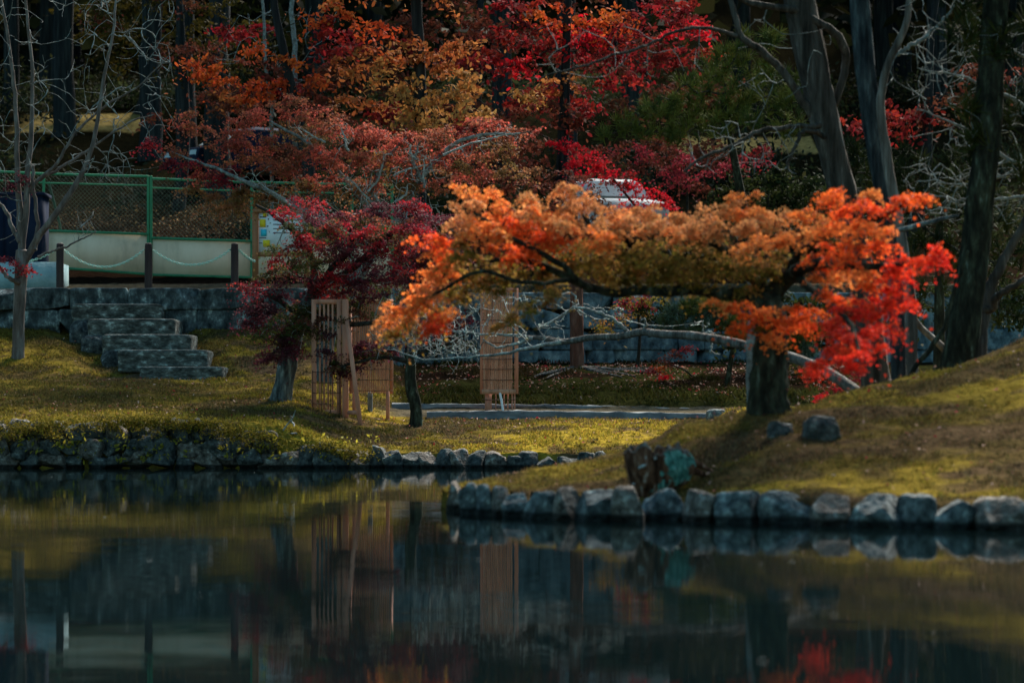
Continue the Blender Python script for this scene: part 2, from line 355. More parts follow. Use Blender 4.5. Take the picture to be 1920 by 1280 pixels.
# ------------------------------------------------------------------ stones
_ico = {}
def ico(sub):
    if sub not in _ico:
        b = bmesh.new(); bmesh.ops.create_icosphere(b, subdivisions=sub, radius=1); b.verts.ensure_lookup_table()
        _ico[sub] = (np.array([v.co for v in b.verts]), np.array([[v.index for v in f.verts] for f in b.faces])); b.free()
    return _ico[sub]
def stone_v(c, size, seed, sub=4, n=3.5, rough=.12, cuts=6, depth=.82, tilt=.0):
    r = np.random.default_rng(seed); V, Fc = ico(sub)
    p = V / (np.sum(np.abs(V) ** n, 1) ** (1 / n))[:, None]
    for _ in range(cuts):
        d = r.normal(size=3); d /= np.linalg.norm(d); lim = r.uniform(depth, 1.1)
        s = p @ d - lim; p = p - np.clip(s, 0, None)[:, None] * d
    p = p * (1 + rough * 2 * (fbm(V * 1.6 + seed * 3.7, seed, 3) - .5))[:, None]
    p = p + (fbm(V * 6 + seed, seed + 5, 2)[:, None] - .5) * V * rough * .5
    p = p * np.array(size) / 2
    if tilt:
        ct, st = math.cos(tilt), math.sin(tilt); p = p @ np.array([[ct, 0, -st], [0, 1, 0], [st, 0, ct]])
    return p + np.array(c), Fc

near = [  # px left, right, top, waterline, look
    (838, 868, 905, 956, 1, "small dark rounded stone at the tip of the mossy point, leftmost near edging stone"),
    (864, 900, 909, 962, 0, "narrow edging stone leaning right, beside the small rounded one at the point's tip"),
    (896, 926, 911, 964, 0, "thin grey edging stone, third from the tip of the mossy point"),
    (921, 952, 915, 966, 1, "dark slim edging stone, fourth from the tip of the mossy point"),
    (945, 994, 921, 967, 0, "low rounded dark edging stone, fifth from the tip of the mossy point"),
    (986, 1044, 922, 972, 0, "smooth teal tinted square edging stone, sixth from the tip of the mossy point"),
    (1039, 1094, 918, 974, 1, "grey edging stone with slanting left side, third to the left of the rotten stump"),
    (1084, 1157, 920, 976, 0, "broad block shaped edging stone, second to the left of the rotten stump"),
    (1150, 1204, 914, 978, 1, "tall brownish edging stone touching the left side of the rotten stump"),
    (1212, 1284, 922, 974, 0, "angular slanted edging stone pointing down left, directly right of the rotten stump foot"),
    (1284, 1346, 920, 979, 1, "upright square pale faced edging stone, second right of the rotten stump"),
    (1343, 1429, 923, 980, 0, "wide low dark topped edging stone, third right of the rotten stump"),
    (1427, 1518, 924, 981, 0, "wide dome topped edging stone, fourth right of the rotten stump"),
    (1524, 1587, 927, 986, 1, "squarish mottled edging stone below the bigger boulder, with a gap on its left"),
    (1587, 1688, 930, 989, 0, "longest flat topped near edging stone, sixth right of the rotten stump"),
    (1687, 1750, 932, 990, 0, "teal tinted edging stone at the right end of the longest flat topped one"),
    (1756, 1834, 934, 992, 0, "rounded edging stone, last whole one before the right edge of the view"),
    (1834, 1926, 936, 994, 1, "big sloping edging stone cut by the right edge of the view"),
]
for k, (l, r_, t, b, br, lab) in enumerate(near):
    D = H * F / (b - HZ) + .02; sx = (r_ - l) * D / F; zt = H - (t - HZ) * D / F
    if k < 5:  D = H * F / (b - HZ) - .05
    c = at((l + r_) / 2, HZ, D + .16); zb = -.16
    V, Fc = stone_v((c[0], c[1], (zt + zb) / 2), (sx * 1.12, .42, (zt - zb) * 1.04), 100 + k, 5, 5.5, .13, 9, .70, {9: -.5, 6: .12, 1: -.15, 2: -.1}.get(k, 0))
    tag(fast_mesh("edging_stone", V, Fc, M['stone_brown' if br else 'stone'], origin=(c[0], c[1], zb), smooth=True), lab, "stone", "edging stones along the near shore")

# far shore: rubble wall on the left, then a single row of stones
t = thing("rubble_wall", (-4.5, 42.1, 0), "low wall of piled mossy rocks along the far shore on the left", "wall")
rb = MB(); fc = []; r = np.random.default_rng(5)
Vs, Fs, n0 = [], [], 0
px = -90
rows = [(882, 850, 24, 52), (856, 822, 26, 50), (828, 795, 26, 48)]
for ri, (yb, yt, wmin, wmax) in enumerate(rows):
    px = -430 + ri * 13
    while px < 566:
        wpx = r.uniform(wmin, wmax) * (1.25 if r.random() < .2 else 1)
        topline = np.interp(px, [-430, -90, 380, 470, 560], [782, 783, 790, 808, 838])
        if yt > topline - 2:
            D = 42.02 + ri * .05 + r.uniform(-.05, .05); c = at(px + wpx / 2, (yb + yt) / 2 + r.uniform(-4, 4), D)
            V, Fc = stone_v(c, (wpx * D / F * r.uniform(1.1, 1.4), .46, (yb - yt) * D / F * r.uniform(1.1, 1.6)), int(r.integers(1e6)), 4, 5.0, .2, 10, .58, r.normal(0, .45))
            Vs.append(V); Fs.append(Fc + n0); n0 += len(V)
        px += wpx
fast_mesh("rock_face", np.vstack(Vs), np.vstack(Fs), M['stone_dark'], t, smooth=True, mi=np.repeat((np.random.default_rng(3).random(len(Fs)) < .45).astype(int), [len(f_) for f_ in Fs]), mat2=M['stone_brown'])
# little yellow ferns and moss cushions growing in the joints
def leaves(C, Nrm, size, tmpl, r, aspect=1.):
    """leaf outlines placed at C facing Nrm; returns verts, faces"""
    n = len(C); Nrm = Nrm / (np.linalg.norm(Nrm, axis=1)[:, None] + 1e-9)
    A = r.normal(size=(n, 3)); U = np.cross(Nrm, A); U /= np.linalg.norm(U, axis=1)[:, None] + 1e-9; W = np.cross(Nrm, U)
    k = len(tmpl); s = np.broadcast_to(size, (n,))[:, None, None]
    V = C[:, None, :] + s * (U[:, None, :] * tmpl[None, :, 0, None] + W[:, None, :] * tmpl[None, :, 1, None] + Nrm[:, None, :] * tmpl[None, :, 2, None])
    return V.reshape(-1, 3), np.arange(n * k).reshape(n, k)
def star(l=5, inner=.36):
    q = []
    ang = np.radians([0, 52, 108, 252, 308][:l]) ; ln = [1, .9, .62, .62, .9]
    for i_ in range(l):
        q.append((math.cos(ang[i_]) * ln[i_], math.sin(ang[i_]) * ln[i_], -.12 * ln[i_]))
        mid = (ang[i_] + (ang[(i_ + 1) % l] + (2 * math.pi if i_ == l - 1 else 0))) / 2
        q.append((math.cos(mid) * inner, math.sin(mid) * inner, .04))
    return np.array(q)
STAR = star()
DIA = np.array([(1, 0, -.12), (0, .45, .04), (-1, 0, -.12), (0, -.45, .04)])
OVAL = np.array([(1, 0, -.1), (.45, .42, .03), (-.45, .42, .03), (-1, 0, -.1), (-.45, -.42, .03), (.45, -.42, .03)])
QUAD = np.array([(1, .2, -.1), (.1, .8, .05), (-1, -.1, -.1), (-.1, -.75, .05)])
fr = np.random.default_rng(8); C = []
for _ in range(60):
    b = at(fr.uniform(0, 700), fr.uniform(815, 866), 41.78); C.append(b + fr.normal(0, [.06, .03, .03], (int(fr.integers(4, 11)), 3)))
C = np.vstack(C); V, Fc = leaves(C, fr.normal(size=C.shape) + [0, -.5, .8], fr.uniform(.02, .05, len(C)), DIA, fr)
fast_mesh("fern", V, Fc, M['leaf'], t, col=np.repeat(np.array([.30, .25, .03]) * fr.uniform(.5, 1.3, (len(C), 1)), 4, 0))
C = []
for _ in range(140):
    px = fr.uniform(-430, 690); yt = np.interp(px, [-90, 380, 470, 560, 700], [784, 788, 804, 832, 838])
    b = at(px, yt + fr.exponential(9), 41.80); m_ = int(fr.integers(60, 150)); C.append(b + fr.normal(0, 1, (m_, 3)) * [.13, .05, .05])
C = np.vstack(C); V, Fc = leaves(C, fr.normal(size=C.shape) + [0, -.5, .8], fr.uniform(.012, .028, len(C)), DIA, fr)
o = fast_mesh("moss_cushion", V, Fc, M['moss'], t, col=np.repeat(np.array([.17, .13, .018]) * fr.uniform(.4, 1.5, (len(C), 1)), 4, 0)); o["kind"] = "stuff"

r = np.random.default_rng(15); px = 556; k = 0
ords = ["first", "second", "third", "fourth", "fifth", "sixth", "seventh", "eighth", "ninth", "tenth", "eleventh", "twelfth", "thirteenth", "fourteenth", "fifteenth", "sixteenth", "seventeenth", "eighteenth", "nineteenth", "twentieth"]
while px < 1120 and k < 18:
    wpx = r.uniform(26, 40); yt = np.interp(px, [560, 640, 1000, 1100], [832, 840, 851, 848]) + r.uniform(-5, 6)
    D = 41.9 if px < 1000 else 41.6 - (px - 1000) * .006
    c = at(px + wpx / 2, 850, D + .1); zt = H - (yt - HZ) * D / F; br = r.random() < .4
    V, Fc = stone_v((c[0], c[1], (zt - .2) / 2), (wpx * D / F * 1.3, .42, zt + .22), 400 + k, 4, 6.0, .16, 9, .68, r.normal(0, .08))
    tag(fast_mesh("edging_stone", V, Fc, M['stone_brown' if br and k % 2 else 'stone_dark'], origin=(c[0], c[1], -.2), smooth=True),
        f"{'brown' if br and k % 2 else 'dark grey'} mossy far shore edging stone, {ords[k]} right of the piled rock wall", "stone", "edging stones along the far shore")
    px += wpx; k += 1

# ------------------------------------------------------------------ retaining wall and steps
def block_wall(name, x0, x1, yl, courses, wr, seed, mat, parent, lo=2.2):
    r = np.random.default_rng(seed); Vs, Fs, n0 = [], [], 0
    for (za, zb) in courses:
        x = x0 - r.uniform(0, .4)
        while x < x1:
            w_ = r.uniform(*wr); c = np.array([x + w_ / 2, yl(x + w_ / 2) + .05 + r.uniform(-.02, .03), (za + zb) / 2])
            V, Fc = stone_v((0, 0, 0), (w_ * 1.01, .5, (zb - za) * r.uniform(1.0, 1.03)), int(r.integers(1e6)), 5, 14, .06, 3, .93, r.normal(0, .01))
            sl = (yl(x + w_) - yl(x)) / w_; V = V + np.outer(V[:, 0], [0, sl, 0]); V = V + c
            Vs.append(V); Fs.append(Fc + n0); n0 += len(V); x += w_
    return fast_mesh(name, np.vstack(Vs), np.vstack(Fs), mat, parent, smooth=True)
t = thing("retaining_wall", (-7, 54.8, 2.4), "dark lichen stained stone retaining wall of two courses behind the steps on the left", "wall")
block_wall("block_course", -12.5, -3.1, lambda x: 54.75, [(2.30, 2.78)], (.6, 1.3), 3, M['wall'], t)
block_wall("coping_course", -12.5, -3.1, lambda x: 54.70, [(2.78, 3.19)], (.8, 1.7), 4, M['wall'], t)
t = thing("retaining_wall", (2, 58.6, 1.8), "blue grey stone block retaining wall behind the leaf strewn bank in the middle", "wall")
block_wall("block_course", -3.1, 12, lambda x: float(wall_y(x)) - .12, [(1.6, 2.08), (2.08, 2.52), (2.52, 2.92)], (.5, 1.1), 6, M['wall_blue'], t)
block_wall("coping_course", -3.1, 12, lambda x: float(wall_y(x)) - .14, [(2.92, 3.26)], (.7, 1.4), 7, M['wall_blue'], t)

steps = [(133, 303, 571, 601, 54.2), (163, 329, 599, 630, 53.3), (190, 358, 628, 659, 52.3), (219, 389, 657, 688, 51.4), (260, 418, 689, 713, 50.5)]
t = thing("stone_steps", at(300, 700, 51.5) * [1, 1, 0] + [0, 0, 1.4], "mossy stone steps climbing from the moss slope to the retaining wall", "steps")
for k, (l, r_, yt, yb, D) in enumerate(steps):
    a = at(l, yt, D); b = at(r_, yb, D)
    V, Fc = stone_v(((a[0] + b[0]) / 2, D + .62, (a[2] + b[2]) / 2 - .04), (b[0] - a[0], 1.25, a[2] - b[2] + .12), 800 + k, 5, 16, .028, 0, .96)
    fast_mesh("step", V, Fc, M['step'], t, smooth=True)
# side stones carrying the flight
for k, (l, r_, yt, yb, D) in enumerate([(128, 175, 604, 650, 53.9), (150, 200, 632, 672, 53.0), (185, 232, 662, 692, 52.0)]):
    a = at(l, yt, D); b = at(r_, yb, D)
    V, Fc = stone_v(((a[0] + b[0]) / 2, D + .4, (a[2] + b[2]) / 2 - .1), (b[0] - a[0], .9, a[2] - b[2] + .3), 850 + k, 4, 5, .1, 4, .8)
    fast_mesh("side_stone", V, Fc, M['stone_dark'], t, smooth=True)

# ------------------------------------------------------------------ kerbs along the path
def kerb(name, pts, wid, hgt, seed, lab):
    m = MB(); P = np.array(pts, float); n = 40; q = np.linspace(0, 1, n)
    xx = np.interp(q, np.linspace(0, 1, len(P)), P[:, 0]); yy = np.interp(q, np.linspace(0, 1, len(P)), P[:, 1]); zz_ = np.interp(q, np.linspace(0, 1, len(P)), P[:, 2])
    r = np.random.default_rng(seed); ring = []
    for k in range(n):
        j = r.normal(0, .006, 6); ring.append([(xx[k], yy[k] + j[0], zz_[k] - .25), (xx[k], yy[k] + j[1], zz_[k] + hgt - .02 + j[2]), (xx[k], yy[k] + .025, zz_[k] + hgt + j[3]), (xx[k], yy[k] + wid, zz_[k] + hgt + j[4]), (xx[k], yy[k] + wid, zz_[k] - .25)])
    V = np.array(ring).reshape(-1, 3); Fc = [[k * 5 + i_, (k + 1) * 5 + i_, (k + 1) * 5 + i_ + 1, k * 5 + i_ + 1] for k in range(n - 1) for i_ in range(4)]
    Fc = [f[::-1] for f in Fc]
    m.add(V, Fc); m.add(ring[0][:4], [[0, 1, 2, 3]]); m.add(ring[-1][:4], [[0, 1, 2, 3]])
    return tag(m.build(name, M['kerb'], origin=P[0]), lab, "kerb")
a = at(800, 777, 47.9); b = at(1330, 785, 47.9)
kerb("stone_kerb", [(a[0], 47.95, .63), (0, 47.95, .65), (b[0], 47.95, .60)], .16, .20, 1, "long grey stone kerb between the sunlit moss and the path")
a = at(735, 757, 51.2); b = at(1405, 772, 51.2)
kerb("stone_kerb", [(a[0], 51.1, .86), (1.0, 51.1, .83), (b[0], 51.1, .74)], .14, .12, 2, "thin pale stone kerb at the foot of the dark leaf strewn bank")
V, Fc = stone_v(at(1345, 779, 46) + [0, 0, -.05], (.36, .4, .3), 871, 4, 4, .1, 5, .8)
tag(fast_mesh("kerb_end_stone", V, Fc, M['stone'], origin=at(1345, 790, 46), smooth=True), "rounded grey stone closing the right end of the long kerb", "stone")

# ------------------------------------------------------------------ boulders and stump on the mound
for k, (l, r_, yt, yb, lab, cu) in enumerate([(1440, 1492, 786, 830, "smaller pale topped rock on the mossy mound under the orange maple", 7), (1506, 1580, 778, 832, "larger rounded boulder with a teal lichen top on the mossy mound", 4)]):
    p = ground_hit((l + r_) / 2, yb - 8); D = p[1]; s = D / F
    V, Fc = stone_v((p[0], D + .1, p[2] + (yb - yt) * s / 2 - .05), ((r_ - l) * s, (r_ - l) * s * .8, (yb - yt) * s * 1.15), 900 + k, 5, 2.6, .2, cu + 3, .66)
    tag(fast_mesh("boulder", V, Fc, M['stone_dark'], origin=p, smooth=True), lab, "rock")

def stump():
    D = 22.75; base = at(1215, 955, D); base[2] = 0.0
    t = thing("tree_stump", base, "rotten hollow tree stump with teal lichen side standing in the near stone edging", "stump")
    n, m_ = 120, 44; r = np.random.default_rng(77); s = D / F
    # outline left and right by picture row, made into rings
    ys_ = np.linspace(960, 846, m_); l = np.interp(ys_, [846, 870, 900, 930, 960], [1172, 1174, 1182, 1192, 1200][::1]); rr = np.interp(ys_, [846, 860, 880, 905, 930, 960], [1286, 1296, 1302, 1290, 1258, 1250])
    V = []
    for k, y_ in enumerate(ys_):
        zc = H - (y_ - HZ) * s; cx = ((l[k] + rr[k]) / 2 - 960) * s; rx = (rr[k] - l[k]) / 2 * s
        a = np.arange(n) * 2 * np.pi / n
        q = np.stack([np.cos(a) * 1.7, np.sin(a) * 1.7, np.full(n, k * .03)], 1)
        f = 1 + .22 * (fbm(q + 5, 3, 2) - .5) + .30 * (fbm(q * np.array([5, 5, .8]) + 2, 9, 2) - .5) - .30 * np.exp(-((np.mod(a - 4.55 + np.pi, 2 * np.pi) - np.pi) / .22) ** 2)
        top = 0
        if k >= m_ - 3: top = (fbm(q * 2.6, 13, 2) - .42) * .07 * (k - m_ + 4)
        V.append(np.stack([cx + np.cos(a) * rx * f, D + .28 + np.sin(a) * rx * .95 * f, np.full(n, zc) + top], 1))
    V = np.array(V)
    # hollow: inner rings going down
    ctr = V[-1].mean(0)
    inn = [V[-1] * .86 + ctr * .14 + [0, 0, -.01], V[-1] * .6 + ctr * .4 + [0, 0, -.07], V[-1] * .3 + ctr * .7 + [0, 0, -.10]]
    A = np.vstack([V.reshape(-1, 3)] + inn); R = m_ + 3
    i = np.arange(R - 1)[:, None] * n; j = np.arange(n)[None]; Fc = np.stack([i + j, i + (j + 1) % n, i + n + (j + 1) % n, i + n + j], -1).reshape(-1, 4)
    ring_i = np.arange(len(Fc)) // n; ang = (np.arange(len(Fc)) % n) * 2 * np.pi / n; nn_ = fbm(A[Fc[:, 0]] * 11, 6, 3)
    da = np.mod(ang - math.radians(322) + np.pi, 2 * np.pi) - np.pi
    mi = np.where((ring_i >= m_ - 2) & (ring_i <= m_ - 1), 1, 0); n3_ = fbm(A[Fc[:, 0]] * 26, 16, 2); mi = np.where((np.abs(da + .1) + (nn_ - .5) * 1.5 + (n3_ - .5) * .8 < math.radians(36)) & (ring_i > 18 + 22 * (nn_ - .5)) & (ring_i < m_ - 2), 2, mi)
    fast_mesh("weathered_bark", A, Fc, M['wood_rot_brown'], t, smooth=True, mi=mi, mat2=[M['bark_pale'], M['lichen_teal']])
    for pts, r0 in (([(1280, 880), (1305, 884), (1330, 892)], .05), ([(1290, 862), (1320, 874), (1345, 886)], .035), ([(1195, 925), (1182, 950), (1178, 962)], .04)):
        Pq = [np.array([(a_ - 960) * s, D + .3 + .12 * q, H - (b_ - HZ) * s]) for q, (a_, b_) in enumerate(pts)]
        Pq = np.array([np.interp(np.linspace(0, 2, 9), [0, 1, 2], np.array(Pq)[:, q]) for q in range(3)]).T
        MB().tube(Pq, np.linspace(r0, r0 * .4, 9), 8, .25, 4).build("root", M['wood_rot_brown'], t, smooth=True)
    for k, (bx0, by0, w0, h0, tl) in enumerate(((1205, 874, .075, .026, -.45), (1188, 907, .03, .02, 0), (1229, 859, .022, .026, 0))):
        V, Fc = stone_v(at(bx0, by0, D) + [0, .035, 0], (w0, .06, h0), 3 + k, 3, 2.5, .2, 3, .8, tl)
        fast_mesh("bracket_fungus", V, Fc, M['lichen'], t, smooth=True)
stump()

# ------------------------------------------------------------------ posts, chains, fence, cabinet, notice board
post_lab = ["dark brown chain post above the steps, left of the other two", "dark brown chain post in front of the green fence post, middle of the three", "dark brown chain post right of the beige board, beside the crimson maple"]
pp = []
for k, pxc in enumerate((112.5, 278.5, 440)):
    D = 56.2; p = on_ground((pxc - 960) * D / F, D); zt = at(0, 456, D)[2]; pp.append((p[0], D, zt))
    t = thing("chain_post", p, post_lab[k], "post", "dark posts along the terrace edge")
    m = MB(); zs = np.linspace(p[2] - .1, zt - .012, 9); m.tube([(p[0], D, q) for q in zs] , [.076] * 8 + [.07], 12, .05, k, cap=True); m.build("post_shaft", M['post'], t, smooth=False)
    m = MB(); m.tube([(p[0] - .1, D - .02, zt - .13), (p[0] + .1, D - .02, zt - .13)], .012, 8); m.build("chain_hook", M['rust'], t)
def chain(a, b, sag, lab):
    a = np.array(a); b = np.array(b); L_ = np.linalg.norm(b - a); n = int(L_ / .042); m = MB(); u = np.linspace(0, 1, n + 1)
    P = a[None] + (b - a)[None] * u[:, None]; P[:, 2] -= sag * (1 - (2 * u - 1) ** 2)
    th = np.arange(9) * 2 * np.pi / 8
    for k in range(n):
        c = (P[k] + P[k + 1]) / 2; d = P[k + 1] - P[k]; d /= np.linalg.norm(d); s1 = np.cross(d, (0, 1, 0)); s1 /= np.linalg.norm(s1); s2 = np.array([0, 1., 0])
        w_ = s1 if k % 2 else s2
        m.tube([c + d * math.cos(q) * .033 + w_ * math.sin(q) * .02 for q in th], .010, 5, cap=False)
    return tag(m.build("chain", M['chain'], origin=a), lab, "chain", "pale green chains between the dark posts")
z1 = -.13
ends = [np.array([q[0], q[1] - .02, q[2] + z1]) for q in pp]
chain(ends[0] + [.085, 0, 0], ends[1] - [.085, 0, 0], .34, "pale green chain sagging between the left and middle dark posts")
chain(ends[1] + [.085, 0, 0], ends[2] - [.085, 0, 0], .30, "pale green chain sagging between the middle and right dark posts")
e = at(40, 492, 56.2); chain(np.array([e[0], 56.18, e[2]]), ends[0] - [.085, 0, 0], .05, "pale green chain running left from the leftmost dark post over the concrete plinth")
e = at(478, 490, 56.9); chain(ends[2] + [.085, 0, 0], e, .03, "pale green chain running right from the rightmost dark post to the notice board")

def fence():
    D = 60.2; t = thing("chain_link_fence", at(280, 540, D), "green chain link fence with beige boards along its foot above the retaining wall", "fence")
    posts = [(82, 328, 545), (278, 330, 545), (283.5, 330, 545), (472, 338, 548), (660, 344, 550), (735, 346, 550)]
    for (p, a, b) in posts:
        m = MB(); m.tube(np.array([at(p, b, D), at(p, (a + b) / 2, D), at(p, a, D)]), .030, 8); m.build("fence_post", M['green'], t)
    spans = [(-80, 82, 318, 326, 430, 436, 500), (82, 278, 326, 331, 432, 439, 500), (284, 472, 335, 342, 446, 452, 515), (472, 660, 342, 346, 452, 456, 522), (660, 735, 346, 348, 456, 457, 526)]
    wire = MB()
    for (a, b, ta, tb, pa, pb, ba) in spans:
        for (ya, yb, rr) in ((ta, tb, .028), (ta + 17, tb + 17, .018)):
            m = MB(); m.tube(np.array([at(a, ya, D), at((a + b) / 2, (ya + yb) / 2, D), at(b, yb, D)]), rr, 7)
            m.build("rail", M['green'], t)
        off = 14 if a == 82 else 5
        for (ya, yb) in ((pa, pb), (ba, ba + off)):
            MB().bar(at(a, ya, D - .03), at(b, yb, D - .03), .05, .05).build("panel_rail", M['green'], t)
        m = MB(); q0 = at(a, ba, D); q1 = at(b, ba + off, D); q2 = at(b, pb, D); q3 = at(a, pa, D); dp = np.array([0, .02, 0])
        m.hexa([q0, q1, q1 + dp, q0 + dp, q3, q2, q2 + dp, q3 + dp]); m.build("lower_board", M['board'], t)
        # diamond mesh
        A = at(a, pa, D + .02); B = at(b, pb, D + .02); A2 = at(a, ta, D + .02); hgt = A2[2] - A[2]; L_ = B[0] - A[0]; st = .09
        for sgn in (1, -1):
            for x0 in np.arange(-hgt, L_ + hgt, st):
                xa, xb = x0, x0 + sgn * hgt; za, zb_ = 0., hgt
                def clip(xq): return (xq - xa) / (xb - xa) * hgt
                lo, hi_ = max(0, min(xa, xb)), min(L_, max(xa, xb))
                if hi_ - lo < .05: continue
                e1 = (lo, clip(lo)); e2 = (hi_, clip(hi_)); f_ = lambda e_: np.array([A[0] + e_[0], D + .02, A[2] + (B[2] - A[2]) * e_[0] / L_ + e_[1]])
                wire.tube(np.array([f_(e1), f_(e2)]), .0028, 3, cap=False)
    wire.build("wire_mesh", M['green_dark'], t)
    m = MB(); m.tube(np.array([at(92, 345, D + .1), at(112, 420, D + .5), at(118, 500, D + .6)]), .03, 7); m.build("brace", M['green_dark'], t)
fence()

t = thing("utility_cabinet", at(30, 543, 57.3), "tall navy metal cabinet standing behind the bare tree at the left edge", "cabinet")
def bx(l, r_, yt, yb, D, dep): 
    a = at(l, yt, D); b = at(r_, yb, D); return MB().box(a[0], b[0], D, D + dep, b[2], a[2])
bx(-60, 78, 366, 491, 57.3, .9).build("cabinet_body", M['navy'], t)
bx(-60, 82, 360, 366, 57.25, 1.0).build("cabinet_roof", M['navy'], t)
m = MB()
for l in (-56, 12): 
    a = at(l, 372, 57.27); b = at(l + 62, 486, 57.27); m.box(a[0], b[0], 57.27, 57.297, b[2], a[2])
m.build("door", M['navy'], t)
bx(-60, 107, 491, 546, 57.0, 1.5).build("plinth", M['teal_concrete'], t)

t = thing("notice_board", at(520, 530, 58), "white notice board with yellow and cyan prints on orange posts behind the crimson maple", "notice board")
D = 58.0
for (l, r_, yt) in ((473, 484, 398), (570, 580, 398)):
    a = at(l, yt, D); b = at(r_, 540, D); MB().box(a[0], b[0], D, D + .11, b[2], a[2]).build("post", M['wood_orange'], t)
for (yt, yb) in ((392, 399), (472, 481)):
    a = at(484, yt, D); b = at(570, yb, D); MB().box(a[0] - (.1 if yt == 392 else 0), b[0] + (.1 if yt == 392 else 0), D + (.02 if yt > 400 else -.03), D + (.09 if yt > 400 else .14), b[2], a[2]).build("crossbar", M['wood_orange'], t)
bx(485, 569, 399.5, 471.5, D + .03, .03).build("sheet", M['paper'], t)
for k, (l, r_, yt, yb, mt) in enumerate([(487, 498, 411, 426, 'yellow'), (489, 500, 430, 443, 'cyan'), (493, 506, 450, 463, 'yellow'), (493, 500, 400, 406, 'yellow'), (487, 499, 406, 408, 'ink'), (486, 499, 445, 446.5, 'ink'), (486, 492, 455, 456.5, 'ink'), (512, 560, 412, 413.5, 'ink'), (512, 552, 420, 421.5, 'ink'), (512, 556, 428, 429.5, 'ink'), (512, 560, 436, 437.5, 'ink')]):
    a = at(l, yt, D + .024); b = at(r_, yb, D + .024); MB().box(a[0], b[0], D + .024, D + .0285, b[2], a[2]).build("print", M[mt], t)

# ------------------------------------------------------------------ timber and bamboo screens
def screen_left():
    D = 45.3; t = thing("timber_screen", at(640, 790, D), "tan timber lattice screen with a slanted brace on the moss beside the crimson maple", "screen")
    bar = lambda l, r_, yt, yb, dd=0, dep=.05: bx(l, r_, yt, yb, D + dd, dep)
    for l, r_ in ((584, 592.5), (631.5, 640)): bar(l, r_, 561, 777).build("stile", M['wood'], t)
    for yt, yb in ((561, 569.5), (768, 777)): bar(592.5, 631.5, yt, yb, .002).build("rail", M['wood'], t)
    m = MB()
    for x_ in (599.5, 607.5, 615.5, 623.5):
        a = at(x_ - 1.6, 569.5, D + .015); b = at(x_ + 1.6, 768, D + .015); m.box(a[0], b[0], D + .015, D + .035, b[2], a[2])
    m.build("slat", M['wood'], t)
    a = at(641.5, 561, D - .02); b = at(653, 795, D - .02); MB().box(a[0], b[0], D - .03, D + .09, b[2] - .05, a[2]).build("post", M['wood'], t)
    m = MB(); m.bar(at(650, 600, D - .06) , at(676.5, 800, D - .42), 8 * D / F, .05); m.build("brace", M['wood'], t)
    m = MB(); m.bar(at(653.2, 773, D - .2), at(671, 773, D - .36), 8 * D / F, .045); m.build("foot_rail", M['wood'], t)
    m = MB(); a = at(657, 668, D); b = at(664, 735, D); m.box(a[0], b[0], D + .02, D + .06, b[2], a[2]); m.build("inner_stile", M['wood'], t)
    m = MB()
    for x_ in (586, 603, 620, 637): m.tube(np.array([at(x_, 694, D - .02), at(x_, 760, D - .02), at(x_, 800 if x_ < 600 else 798, D - .02) - [0, 0, .06]]), .006, 5)
    for y_ in (697, 717, 736, 756, 776, 797): m.tube(np.array([at(585, y_, D - .032), at(612, y_ + 1, D - .032), at(639, y_, D - .032)]), .006, 5)
    m.build("wire_grid", M['rust'], t)
    # second leaf, angled away
    D2 = 47.0; t2 = thing("bamboo_screen", at(692, 760, D2), "bamboo slat screen set at an angle behind the slanted brace of the timber screen", "screen")
    def slantbox(l, r_, yt, yb, dep=.03, off=0):
        Da = D2 - .35 + (l - 654) / 80 * .7; Db = D2 - .35 + (r_ - 654) / 80 * .7
        a0, a1, b0, b1 = at(l, yb, Da + off), at(l, yt, Da + off), at(r_, yb, Db + off), at(r_, yt, Db + off); d = np.array([0, dep, 0])
        return MB().hexa([a0, b0, b0 + d, a0 + d, a1, b1, b1 + d, a1 + d])
    slantbox(655, 737, 561, 568.5, .05).build("top_rail", M['wood'], t2)
    slantbox(655, 660, 568.5, 738, .05).build("stile", M['wood'], t2); slantbox(731, 737, 568.5, 738, .05).build("stile", M['wood'], t2)
    m = MB(); r = np.random.default_rng(2)
    for x_ in np.arange(662, 730.5, 3.9):
        Da = D2 - .35 + (x_ - 654) / 80 * .7 + .02; m.tube(np.array([at(x_, 737 + r.uniform(-2, 2), Da), at(x_, 650, Da), at(x_, 568, Da)]), .0145, 7)
    m.build("bamboo_cane", M['bamboo'], t2)
    for y_ in (672, 692, 712, 732): MB().tube(np.array([at(656, y_, D2 - .36), at(696, y_ + .5, D2 - .02), at(736, y_, D2 + .32)]), .006, 5).build("tie_wire", M['rust'], t2)
    for x_ in (664, 727):
        p = at(x_, 737, D2); gz = float(height(np.array([p[0]]), np.array([D2]))[0]); MB().box(p[0] - .03, p[0] + .03, D2 - .02, D2 + .03, gz - .1, p[2] + .03).build("leg", M['wood'], t2)
    p = ground_hit(694, 772); m = MB(); m.tube(np.array([p - [0, 0, .1], p + [0, 0, .15], p + [0, 0, .33]]), .042, 12)
    tag(m.build("bollard", M['kerb'], origin=p), "short grey stake in the moss under the angled bamboo screen", "stake")
screen_left()

